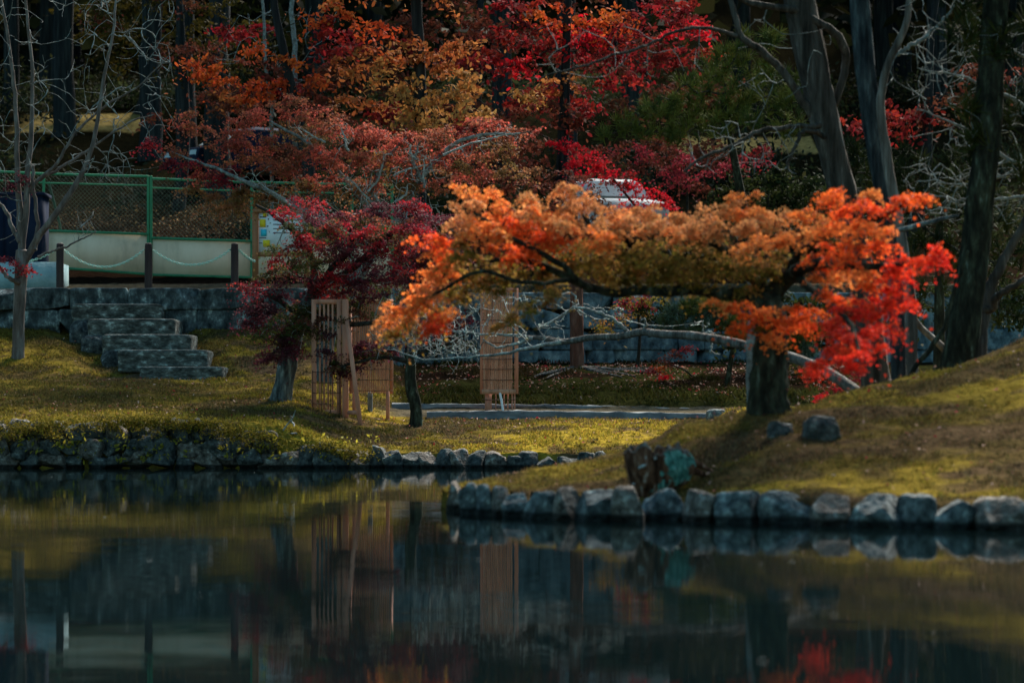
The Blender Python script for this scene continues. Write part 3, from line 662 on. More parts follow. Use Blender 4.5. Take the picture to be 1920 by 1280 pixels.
def screen_mid():
    D = 50.4; t = thing("bamboo_screen", at(936, 762, D), "tall tan framed bamboo slat screen on the path edge in the centre", "screen")
    top = 540
    bx(900, 905.5, top, 738, D, .06).build("stile", M['wood'], t); bx(964.5, 972, top, 738, D - .02, .12).build("stile", M['wood'], t)
    bx(905.5, 964.5, top, top + 8, D + .004, .05).build("top_rail", M['wood'], t); bx(903, 968, 729.5, 738.5, D - .06, .035).build("bottom_rail", M['bamboo'], t)
    m = MB(); r = np.random.default_rng(4)
    for x_ in np.arange(907.5, 963, 3.7):
        m.tube(np.array([at(x_ + r.uniform(-.4, .4), 730, D), at(x_, 650, D + r.uniform(-.004, .004)), at(x_ + r.uniform(-.4, .4), top + 8, D)]), .0165 * r.uniform(.85, 1.05), 7)
    m.build("bamboo_cane", M['bamboo'], t)
    for y_ in (600, 642, 673, 692, 712, 749): MB().tube(np.array([at(904, y_, D - .03), at(936, y_ + .6, D - .03), at(966, y_, D - .03)]), .0065, 5).build("tie_wire", M['rust'], t)
    zb = -.03
    for l, r_ in ((909, 922), (928.5, 930.5), (944, 946), (951, 953.5), (959, 962), (963.5, 966.5)):
        a = at(l, 738.5, D); b = at(r_, 762, D); gz = float(height(np.array([a[0]]), np.array([D]))[0]); MB().box(a[0], b[0], D + .0, D + .05, gz - .12, a[2]).build("leg", M['wood'], t)
    p0 = at(943, 764, D - .12); m = MB(); m.tube(np.array([p0 - [0, 0, .05], at(940, 750, D - .1), at(937.5, 737, D - .08)]), .021, 10)
    tag(m.build("pipe", M['white'], origin=p0), "short white pipe leaning against the foot of the central bamboo screen", "pipe")
screen_mid()

# ------------------------------------------------------------------ trees
PAL = {
    'orange': ([.86, .25, .055], [.80, .31, .09], [.88, .19, .035], [.66, .24, .06]),
    'tan': ([.80, .34, .13], [.68, .29, .11], [.84, .28, .08], [.50, .24, .08]),
    'redorange': ([.85, .13, .025], [.82, .17, .03], [.80, .08, .02]),
    'red': ([.80, .045, .02], [.74, .03, .022], [.82, .08, .022]),
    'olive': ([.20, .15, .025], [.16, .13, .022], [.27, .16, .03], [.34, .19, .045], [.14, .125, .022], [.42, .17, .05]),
    'brown': ([.34, .07, .05], [.26, .08, .045], [.38, .065, .05], [.18, .08, .035]),
    'brownolive': ([.16, .085, .032], [.12, .085, .026], [.20, .08, .04]),
    'crimson': ([.26, .012, .024], [.16, .016, .028], [.38, .016, .022], [.10, .022, .028], [.22, .03, .02]),
    'plum': ([.10, .018, .030], [.08, .022, .032], [.13, .020, .028], [.055, .028, .032]),
    'dkgreen': ([.045, .062, .018], [.055, .07, .018], [.075, .055, .02], [.13, .025, .025]),
    'bgred': ([.270, .013, .018], [.210, .018, .018], [.315, .030, .017], [.150, .017, .021], [.090, .015, .015]),
    'bgorange': ([.345, .090, .026], [.300, .068, .022], [.375, .150, .045], [.255, .083, .030]),
    'bgtan': ([.413, .195, .056], [.375, .165, .045], [.345, .128, .038], [.315, .180, .060]),
    'bgflame': ([.450, .075, .019], [.413, .105, .022], [.465, .053, .019]),
    'bgbrown': ([.105, .026, .019], [.090, .038, .019], [.150, .034, .022]),
    'scarlet': ([.558, .011, .018], [.522, .018, .027], [.468, .009, .023]),
    'pink': ([.300, .026, .045], [.255, .022, .034], [.225, .038, .038]),
    'juniper': ([.016, .024, .009], [.024, .032, .009], [.034, .040, .010], [.012, .020, .009]),
    'pine': ([.060, .078, .018], [.085, .10, .022], [.11, .12, .028], [.04, .06, .018]),
    'pineteal': ([.04, .07, .05], [.06, .10, .075], [.05, .07, .03]),
    'forest': ([.010, .014, .007], [.016, .020, .008], [.008, .012, .008], [.022, .022, .008]),
    'yellowgreen': ([.042, .034, .007], [.030, .025, .006], [.060, .042, .008]),
}
def pads_to_leaves(pads, D0, r, size, tmpl, dens=1., sub=.15, depth=1., drop=.3, up=.7):
    """layered sprays of leaves; returns dict pal -> (centres, normals, sizes, colours), and twig targets"""
    out = {}; targets = []
    for p in pads:
        px, py, rx, ry, key = p[:5]; dd = p[5] if len(p) > 5 else 0.; dn = p[6] if len(p) > 6 else 1.
        D = D0 + dd; s = D / F; c = at(px, py, D); R = np.array([rx * s, max(rx * s * .7, .12) * depth, ry * s])
        vol = R[0] * R[2] * math.pi; ns = max(3, int(vol / (sub * sub * 1.15) * 1.02))
        q = r.normal(size=(ns, 3)); q /= np.linalg.norm(q, axis=1)[:, None]; q *= r.uniform(.25, 1, (ns, 1)) ** .5
        sc_ = c + q * R * .92
        targets.append(sc_)
        nl = int(max(6, dn * dens * 3.6 * sub * sub / (size * size * 1.0)))
        pal = PAL[key]
        for k in range(ns):
            n = int(nl * r.uniform(.6, 1.4)); base = np.array(pal[r.integers(len(pal))])
            e = r.normal(size=(n, 3)) * np.array([sub, sub, sub * .26]) * r.uniform(.65, 1.25) * .62
            tl = r.normal(0, .35, 2); rad = np.hypot(e[:, 0], e[:, 1]); e[:, 2] += e[:, 0] * tl[0] + e[:, 1] * tl[1] - drop * rad * rad / sub
            C = sc_[k] + e
            nr = r.normal(size=(n, 3)) * .75 + np.array([0, 0, up]) + q[k] * .4 + np.array([0, -.25, 0])
            other = np.array([pal[i_] for i_ in r.integers(len(pal), size=n)])
            colr = (base * .55 + other * .45) * r.uniform(.72, 1.28, (n, 1))
            out.setdefault(key, []).append((C, nr, size * r.uniform(.65, 1.25, n), colr))
    return {k: tuple(np.concatenate([u[i_] for u in v]) for i_ in range(4)) for k, v in out.items()}, np.vstack(targets)
def foliage(name, parts, tmpl, mat, parent, r, label=None):
    C, Nn, S, K = (np.concatenate([p[i_] for p in parts]) for i_ in range(4))
    V, Fc = leaves(C, Nn, S, tmpl, r); o = fast_mesh(name, V, Fc, mat, parent, col=np.repeat(np.clip(K, 0, 1), len(tmpl), 0))
    if label: o["label"] = label
    return o
def smooth_path(P, n, r=None, wob=0.):
    P = np.asarray(P, float); d = np.r_[0, np.cumsum(np.linalg.norm(np.diff(P, axis=0), axis=1))]; u = np.linspace(0, d[-1], n)
    k = max(1, n // 6); Q = np.stack([np.interp(u, d, P[:, i_]) for i_ in range(3)], 1)
    for _ in range(2):
        Q[1:-1] = Q[:-2] * .25 + Q[1:-1] * .5 + Q[2:] * .25
    if r is not None and wob:
        w_ = np.cumsum(r.normal(0, wob, (n, 3)), 0); w_ -= np.linspace(0, 1, n)[:, None] * w_[-1]; Q = Q + w_
    return Q
def trunk_px(pts, n, D=None, r=None, wob=0.):
    """pts: (px, py, half width px, D) -> path, radii"""
    P = np.array([at(p[0], p[1], p[3]) for p in pts]); R = np.array([p[2] * p[3] / F for p in pts]); d = np.r_[0, np.cumsum(np.linalg.norm(np.diff(P, axis=0), axis=1))]
    Q = smooth_path(P, n, r, wob); return Q, np.interp(np.linspace(0, d[-1], n), d, R)
def grow(paths, targets, r, r0=.0035, wob=.12, maxlen=9., gain=.46, seg=.10, back=.6):
    """grow twigs from the main limbs towards targets; list of (path, radii)"""
    NP, NR, NA, NT = [], [], [], []          # node position, cap radius, parent branch, direction
    pos = []; cap = []; dirn = []; br = []; rt_ = []
    branches = []
    for pi_, (P, R) in enumerate(paths):
        rt_ += [pi_] * (len(P) - 1)
        T = np.gradient(P, axis=0); T /= np.linalg.norm(T, axis=1)[:, None] + 1e-9
        pos += list(P[1:]); cap += list(R[1:]); dirn += list(T[1:]); br += [-1] * (len(P) - 1)
    pos = np.array(pos); cap = np.array(cap); dirn = np.array(dirn); br = np.array(br); rt_ = np.array(rt_)
    d0 = np.array([np.min(np.linalg.norm(pos - t_, axis=1)) for t_ in targets]); order = np.argsort(d0)
    cnt = []; par = []
    for ti in order:
        t_ = targets[ti]; v = t_ - pos; d = np.linalg.norm(v, axis=1); cs = np.sum(v * dirn, 1) / (d + 1e-9)
        cost = d * (1 + back * (1 - cs) * .5) + (br == -1) * .05
        k = int(np.argmin(cost)); L_ = d[k]
        if L_ < .02 or L_ > maxlen: continue
        n = max(3, int(L_ / seg) + 2); u = np.linspace(0, 1, n)[:, None]
        b0 = pos[k]; c1 = b0 + (dirn[k] * .55 + v[k] / L_ * .45) * L_ * .4; c2 = t_ - (v[k] / L_ + np.array([0, 0, .25])) * L_ * .25
        P = (1 - u) ** 3 * b0 + 3 * (1 - u) ** 2 * u * c1 + 3 * (1 - u) * u * u * c2 + u ** 3 * t_
        w_ = r.normal(0, wob * L_ / n, (n, 3)); w_ = np.cumsum(w_, 0); w_ -= u * w_[-1]; P = P + w_; P[0] = b0
        bi = len(branches); branches.append([P, cap[k], int(rt_[k])]); rt_ = np.r_[rt_, np.full(n - 1, rt_[k])]; cnt.append(1); par.append(int(br[k]))
        q = par[-1]
        while q >= 0: cnt[q] += 1; q = par[q]
        T = np.gradient(P, axis=0); T /= np.linalg.norm(T, axis=1)[:, None] + 1e-9
        pos = np.vstack([pos, P[1:]]); dirn = np.vstack([dirn, T[1:]]); cap = np.r_[cap, np.full(n - 1, 9.)]; br = np.r_[br, np.full(n - 1, bi)]
    out = []
    for bi, (P, cp, k) in enumerate(branches):
        ra = r0 * cnt[bi] ** gain * 1.25
        q = par[bi]
        if cp < 8: ra = min(ra, cp * .75)
        out.append((P, np.linspace(ra, r0 * .55, len(P)), k))
    return out
def tubes(name, lst, mat, parent, n=5, rough=0., smooth=True, thin=None):
    m = MB()
    for k, (P, R) in enumerate([q[:2] for q in lst]):
        m.tube(P, R, n if R[0] > .012 else (thin or 3), rough if R[0] > .012 else 0, k % 50, cap=R[-1] > .012)
    return m.build(name, mat, parent, smooth=smooth)

def wood(t, tr, tn, trough, tmat, seed, limbs=(), lmat=None, ln=8, lrough=.12, twigs=(), wmat=None, roots_first=True, branch="branch", extra=()):
    """trunk and one part per main branch, each carrying its own twigs"""
    paths = ([tr] if tr is not None else []) + list(limbs)
    for i_, (P, R) in enumerate(paths):
        is_tr = tr is not None and i_ == 0; m = MB()
        m.tube(P, R, (40 if tn >= 14 else tn) if is_tr else ln, trough if is_tr else lrough, seed + i_)
        nf = sum(len(f) for f in m.F)
        for k, (P2, R2, rt) in enumerate(twigs):
            if rt == i_: m.tube(P2, R2, 6 if R2[0] > .012 else 4, 0, k % 50, cap=False)
        Fc = np.vstack(m.F); mi = (np.arange(len(Fc)) >= nf).astype(int)
        fast_mesh("trunk" if is_tr else branch, np.vstack(m.V), Fc, M[tmat] if is_tr else M[lmat or tmat], t, smooth=True, mi=mi, mat2=M[wmat or lmat or tmat])
# --- the orange maple on the mound
def orange_maple():
    r = np.random.default_rng(101); D = 26.0; base = at(1440, 768, 25.0)
    t = thing("maple_tree", base, "low spreading orange and red maple on the mossy mound at the near shore", "tree")
    pads = [
        # left tongue, brightest orange
        (722, 604, 26, 20, 'orange'), (752, 582, 34, 24, 'orange'), (785, 558, 34, 26, 'orange'), (815, 535, 34, 24, 'tan'), (770, 605, 30, 18, 'olive', .2), (735, 622, 22, 10, 'olive', .1), (805, 572, 36, 20, 'olive', .3),
        (838, 508, 46, 24, 'orange'), (800, 449, 36, 12, 'redorange'), (842, 464, 44, 22, 'redorange'), (825, 482, 36, 14, 'orange'),
        (822, 598, 26, 20, 'redorange', -.3), (800, 622, 20, 14, 'redorange', -.3), (838, 585, 22, 16, 'orange', -.3), (815, 612, 18, 12, 'red', -.35),
        (868, 352, 28, 14, 'orange'), (900, 368, 36, 18, 'orange', .2), (880, 385, 32, 18, 'tan', -.2), (868, 412, 32, 22, 'tan'),
        (930, 395, 44, 24, 'orange', .2), (905, 430, 50, 28, 'orange', -.3), (960, 430, 50, 26, 'redorange', -.2), (990, 400, 44, 22, 'tan'), (1000, 375, 40, 14, 'tan', .4), (955, 470, 46, 20, 'redorange', -.5), (1000, 465, 50, 22, 'redorange', -.3),
        (1050, 368, 34, 18, 'tan', .2), (1075, 350, 24, 14, 'tan', .2), (1040, 400, 48, 22, 'orange'), (1095, 385, 40, 22, 'tan'), (1080, 420, 56, 26, 'tan', -.3), (1040, 440, 48, 24, 'redorange', -.4),
        (1140, 402, 50, 22, 'tan', .1), (1180, 425, 56, 26, 'tan', -.2), (1220, 398, 50, 20, 'tan', .3), (1120, 445, 54, 24, 'orange', -.4), (1250, 430, 56, 28, 'tan', -.2), (1290, 400, 50, 20, 'tan', .3),
        (1320, 425, 56, 26, 'tan'), (1360, 388, 44, 18, 'tan', .3), (1395, 370, 38, 14, 'orange', .3), (1415, 395, 44, 20, 'orange', .1), (1380, 420, 50, 20, 'tan', -.2), (1430, 420, 50, 22, 'tan'),
        # olive green lower side
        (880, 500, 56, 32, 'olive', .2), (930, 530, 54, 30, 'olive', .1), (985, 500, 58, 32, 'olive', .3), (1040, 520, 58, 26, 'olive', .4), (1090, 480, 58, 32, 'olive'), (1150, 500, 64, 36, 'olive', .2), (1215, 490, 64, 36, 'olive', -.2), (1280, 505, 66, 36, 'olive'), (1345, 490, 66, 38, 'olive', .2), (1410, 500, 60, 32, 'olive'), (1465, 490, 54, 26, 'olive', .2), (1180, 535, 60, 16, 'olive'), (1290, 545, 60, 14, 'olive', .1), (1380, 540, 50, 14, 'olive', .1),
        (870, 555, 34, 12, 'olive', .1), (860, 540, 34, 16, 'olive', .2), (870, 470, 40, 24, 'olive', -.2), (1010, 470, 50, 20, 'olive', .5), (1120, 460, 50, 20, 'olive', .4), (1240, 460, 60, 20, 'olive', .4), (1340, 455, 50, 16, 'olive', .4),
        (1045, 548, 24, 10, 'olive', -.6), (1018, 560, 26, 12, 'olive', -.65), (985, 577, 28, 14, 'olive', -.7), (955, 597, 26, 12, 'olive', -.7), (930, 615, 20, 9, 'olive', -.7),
        # bright tongue in front and the right side
        (1392, 462, 36, 14, 'orange', -.6), (1435, 452, 46, 16, 'orange', -.6), (1485, 440, 46, 18, 'orange', -.6), (1455, 400, 40, 20, 'tan', .2),
        (1505, 405, 38, 20, 'orange'), (1540, 375, 40, 20, 'redorange', .1), (1570, 360, 30, 14, 'redorange', .2), (1595, 385, 44, 24, 'redorange'), (1625, 358, 28, 10, 'orange', .3), (1555, 420, 54, 26, 'orange', -.2), (1610, 425, 48, 22, 'orange'), (1585, 455, 44, 20, 'redorange', -.3),
        (1660, 395, 34, 14, 'redorange'), (1695, 376, 34, 12, 'redorange'), (1720, 368, 18, 8, 'redorange'), (1645, 425, 34, 18, 'orange', .2), (1660, 455, 36, 20, 'redorange', .1),
        (1530, 490, 46, 20, 'redorange', -.2), (1580, 480, 46, 18, 'redorange', -.3), (1610, 510, 50, 24, 'orange', .2), (1555, 520, 40, 18, 'orange', .1),
        (1670, 492, 42, 18, 'red'), (1715, 488, 38, 14, 'red'), (1748, 470, 22, 14, 'red'), (1762, 484, 18, 9, 'red'), (1690, 520, 40, 22, 'red', .1), (1680, 548, 34, 18, 'red'), (1640, 535, 40, 18, 'redorange', .2),
        (1520, 585, 48, 20, 'redorange', -.2), (1565, 560, 46, 18, 'redorange', -.2), (1480, 605, 40, 18, 'redorange', -.3), (1610, 575, 50, 22, 'red', -.2), (1650, 590, 42, 18, 'red'), (1575, 600, 46, 18, 'red', -.3), (1630, 620, 46, 20, 'red', -.2), (1590, 640, 42, 16, 'red', -.3), (1668, 618, 30, 12, 'red'),
        (1545, 612, 44, 13, 'red', -.3), (1505, 612, 36, 11, 'redorange', -.3), (1570, 628, 44, 14, 'red', -.4), (1640, 648, 30, 14, 'red', -.2), (1700, 565, 26, 9, 'red'), (1655, 562, 40, 12, 'red'), (1595, 655, 36, 14, 'red', -.2), (1605, 668, 34, 18, 'red', -.3), (1612, 690, 20, 12, 'red', -.3), (1562, 662, 28, 11, 'red', -.4), (1538, 682, 18, 10, 'red', -.45), (1528, 697, 9, 7, 'red', -.5),
        # mound of leaves over the trunk
        (1350, 566, 26, 10, 'orange', -.7), (1385, 578, 32, 10, 'redorange', -.7), (1415, 592, 42, 16, 'redorange', -.7), (1450, 582, 36, 13, 'orange', -.7), (1390, 618, 22, 18, 'redorange', -.7), (1425, 618, 36, 12, 'olive', -.6), (1465, 605, 30, 12, 'redorange', -.7), (1440, 630, 26, 9, 'orange', -.65),
    ]
    near_ = lambda px: -1.0 - 1.9 * float(sstep(1470, 1610, px))
    pads = [(p[0], p[1], p[2], p[3], p[4], (p[5] if len(p) > 5 else 0.) - 1.0 * float(sstep(560, 680, p[1]) * sstep(1500, 1560, p[0]))) for p in pads]
    pads = [(p[0], p[1], p[2], p[3] * (.75 if p[0] > 1495 else .9), p[4], (p[5] if len(p) > 5 else 0.) + near_(p[0])) for p in pads]
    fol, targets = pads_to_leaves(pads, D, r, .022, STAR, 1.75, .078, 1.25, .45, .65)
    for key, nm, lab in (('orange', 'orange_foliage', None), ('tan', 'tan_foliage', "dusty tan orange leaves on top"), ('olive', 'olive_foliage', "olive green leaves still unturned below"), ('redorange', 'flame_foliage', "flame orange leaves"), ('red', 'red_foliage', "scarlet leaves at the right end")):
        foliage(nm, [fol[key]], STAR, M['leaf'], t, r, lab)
    sh = lambda ps: [(q[0], q[1], q[2], q[3] + near_(q[0])) for q in ps]
    tr = trunk_px(sh([(1442, 782, 44, 26.0), (1440, 765, 38, 26.0), (1440, 740, 34, 26.0), (1442, 700, 33, 26.0), (1444, 660, 30, 26.0), (1446, 620, 29, 26.0), (1442, 585, 30, 26.05), (1432, 560, 26, 26.1)]), 36)
    limbs = [trunk_px(sh(p), 26, r=r, wob=.006) for p in (
        [(1436, 572, 22, 26.05), (1400, 552, 15, 26.1), (1355, 556, 12, 26.2), (1300, 540, 11, 26.1), (1250, 549, 10, 25.9), (1205, 540, 9.5, 26.0), (1160, 553, 9, 26.1), (1110, 543, 8, 25.9), (1070, 522, 8, 25.9), (1030, 498, 6.5, 25.9), (980, 480, 5, 25.8), (920, 490, 3.5, 25.8)],
        [(1110, 545, 7, 25.9), (1060, 505, 6, 25.7), (1010, 470, 5, 25.6), (950, 440, 4, 25.7), (890, 400, 3, 25.8)],
        [(1080, 520, 5, 25.8), (1000, 535, 4, 25.5), (900, 500, 4, 25.7), (830, 545, 3, 25.9), (760, 590, 2, 26)],
        [(1438, 565, 22, 26.1), (1480, 520, 15, 26.1), (1540, 495, 11, 26.0), (1600, 500, 8, 26.0), (1660, 505, 6, 26.0), (1720, 488, 3, 26)],
        [(1470, 530, 12, 26.1), (1500, 470, 9, 26.2), (1560, 430, 7, 26.2), (1640, 410, 5, 26.1), (1700, 380, 3, 26.0)],
        [(1440, 560, 16, 26.1), (1400, 500, 10, 26.3), (1350, 460, 8, 26.3), (1280, 440, 6, 26.2), (1200, 440, 4, 26.1)],
        [(1500, 520, 8, 25.9), (1550, 560, 6, 25.7), (1600, 600, 5, 25.3), (1610, 660, 3, 24.8)],
        [(1210, 548, 7, 26.1), (1170, 500, 5, 26.2), (1120, 450, 4, 26.1), (1090, 400, 2.5, 26.1)],
        [(1440, 590, 12, 25.8), (1410, 600, 6, 25.5), (1370, 585, 3.5, 25.4)])]
    sel = r.permutation(len(targets))[:1300]
    tw = grow([tr] + limbs, targets[sel], r, .0022, .10, 3., .42, .09)
    wood(t, (tr[0], tr[1] * 1.04), 22, .16, 'bark_dark', 3, limbs, 'bark_dark', 9, .12, tw, 'twig_dark')
orange_maple()

# --- crimson maple by the steps
def crimson_maple():
    r = np.random.default_rng(202); D = 45.6; base = ground_hit(528, 752)
    t = thing("maple_tree", base, "crimson maple with a short leaning grey trunk on the moss beside the timber screen", "tree")
    pads = [(570, 385, 46, 16, 'crimson'), (555, 400, 40, 14, 'crimson', -.4), (620, 405, 50, 20, 'plum', .3), (600, 425, 50, 18, 'dkgreen', -.2), (650, 430, 54, 20, 'crimson', -.3), (690, 395, 46, 20, 'plum', .4), (720, 420, 50, 22, 'brown', .2), (760, 400, 44, 22, 'plum', .5), (790, 380, 36, 20, 'crimson', .6), (800, 420, 40, 20, 'plum', .2), (770, 440, 46, 20, 'crimson', -.2),
            (590, 455, 56, 18, 'crimson', -.5), (640, 470, 56, 20, 'plum', .2), (690, 460, 56, 20, 'plum', .4), (740, 470, 50, 20, 'crimson', .1), (780, 480, 40, 22, 'plum', .3), (820, 460, 40, 26, 'plum', .6),
            (520, 486, 30, 8, 'crimson', -.2), (580, 490, 54, 18, 'dkgreen', -.3), (630, 505, 54, 18, 'crimson', -.2), (690, 500, 50, 18, 'plum', .2), (720, 515, 50, 16, 'plum', -.3), (745, 505, 26, 10, 'crimson', -.5), (760, 520, 46, 18, 'plum', .2), (800, 500, 36, 20, 'plum', .4),
            (480, 540, 36, 14, 'crimson', -.2), (505, 560, 46, 16, 'plum', -.1), (560, 530, 54, 18, 'plum', .2), (610, 545, 50, 18, 'crimson', .1), (660, 540, 50, 16, 'plum', .3), (700, 550, 40, 16, 'plum', .1),
            (500, 590, 46, 16, 'plum'), (550, 580, 56, 20, 'dkgreen', .2), (600, 580, 50, 18, 'dkgreen', .1), (650, 570, 46, 16, 'dkgreen', .2), (690, 585, 40, 14, 'dkgreen', 0), (530, 615, 46, 14, 'plum', -.2), (580, 610, 46, 14, 'dkgreen', -.1),
            (555, 640, 44, 16, 'plum', -.4), (520, 660, 40, 14, 'plum', -.4), (540, 650, 40, 14, 'plum', -.5), (510, 625, 40, 14, 'dkgreen', -.3), (480, 600, 34, 14, 'plum', -.2), (570, 622, 44, 14, 'dkgreen', -.5), (545, 600, 50, 16, 'dkgreen', -.5), (600, 655, 30, 8, 'plum', -.5), (500, 672, 20, 8, 'plum', -.3), (600, 625, 36, 10, 'plum', -.2), (620, 600, 30, 10, 'dkgreen', -.3),
            (540, 500, 40, 20, 'dkgreen', .5), (600, 470, 60, 24, 'dkgreen', .7), (500, 515, 24, 10, 'dkgreen', -.2), (640, 560, 50, 20, 'dkgreen', .6), (720, 545, 50, 20, 'dkgreen', .6), (740, 445, 60, 30, 'dkgreen', .9), (680, 430, 60, 20, 'dkgreen', .9)]
    pads += [(540, 418, 22, 9, 'dkgreen'), (522, 468, 30, 9, 'dkgreen'), (555, 440, 22, 9, 'dkgreen'), (840, 420, 36, 24, 'plum', .7), (850, 480, 36, 24, 'plum', .7), (830, 530, 40, 22, 'plum', .6), (780, 550, 44, 20, 'dkgreen', .5), (660, 400, 40, 14, 'brown', .4), (700, 440, 50, 18, 'dkgreen', .6), (480, 575, 36, 14, 'plum', -.1)]
    fol, targets = pads_to_leaves(pads, D, r, .029, STAR, 1.1, .15, 1.1, .3, .6)
    foliage("crimson_foliage", [fol['crimson'], fol['brown']], STAR, M['leaf'], t, r)
    foliage("plum_foliage", [fol['plum']], STAR, M['leaf'], t, r, "dark plum red leaves")
    foliage("green_foliage", [fol['dkgreen']], STAR, M['leaf'], t, r, "dark green leaves in the lower crown")
    Db = base[1]
    tr = trunk_px([(524, 762, 24, Db), (527, 748, 20, Db), (533, 715, 18, Db), (542, 670, 17, Db), (553, 625, 16, Db), (568, 585, 14, Db + .1), (590, 550, 12, Db + .2)], 30)
    limbs = [trunk_px(p, 24, r=r, wob=.012) for p in (
        [(568, 585, 9, Db), (620, 600, 6, Db - .3), (660, 610, 5, Db - .4), (700, 604, 4, Db - .4), (735, 606, 2.5, Db - .4)],
        [(590, 550, 10, Db + .2), (640, 520, 8, Db + .3), (700, 470, 7, Db + .4), (740, 430, 5, Db + .5), (800, 390, 3, Db + .6)],
        [(580, 560, 9, Db + .1), (590, 500, 7, Db + .1), (570, 450, 5.5, Db + .1), (520, 410, 4, Db), (480, 385, 2.5, Db)],
        [(600, 530, 7, Db + .2), (650, 470, 6, Db + .3), (650, 420, 4, Db + .2), (610, 380, 2.5, Db + .2)],
        [(565, 590, 7, Db), (520, 560, 5, Db - .1), (480, 545, 3, Db - .1)],
        [(556, 615, 6, Db), (530, 640, 4, Db - .2), (505, 668, 2, Db - .3)])]
    tw = grow([tr] + limbs, targets[r.permutation(len(targets))[:650]], r, .0035, .12, 3., .42, .12)
    wood(t, tr, 18, .14, 'bark_grey', 5, limbs, 'twig_dark', 8, .1, tw, 'lichen')
crimson_maple()

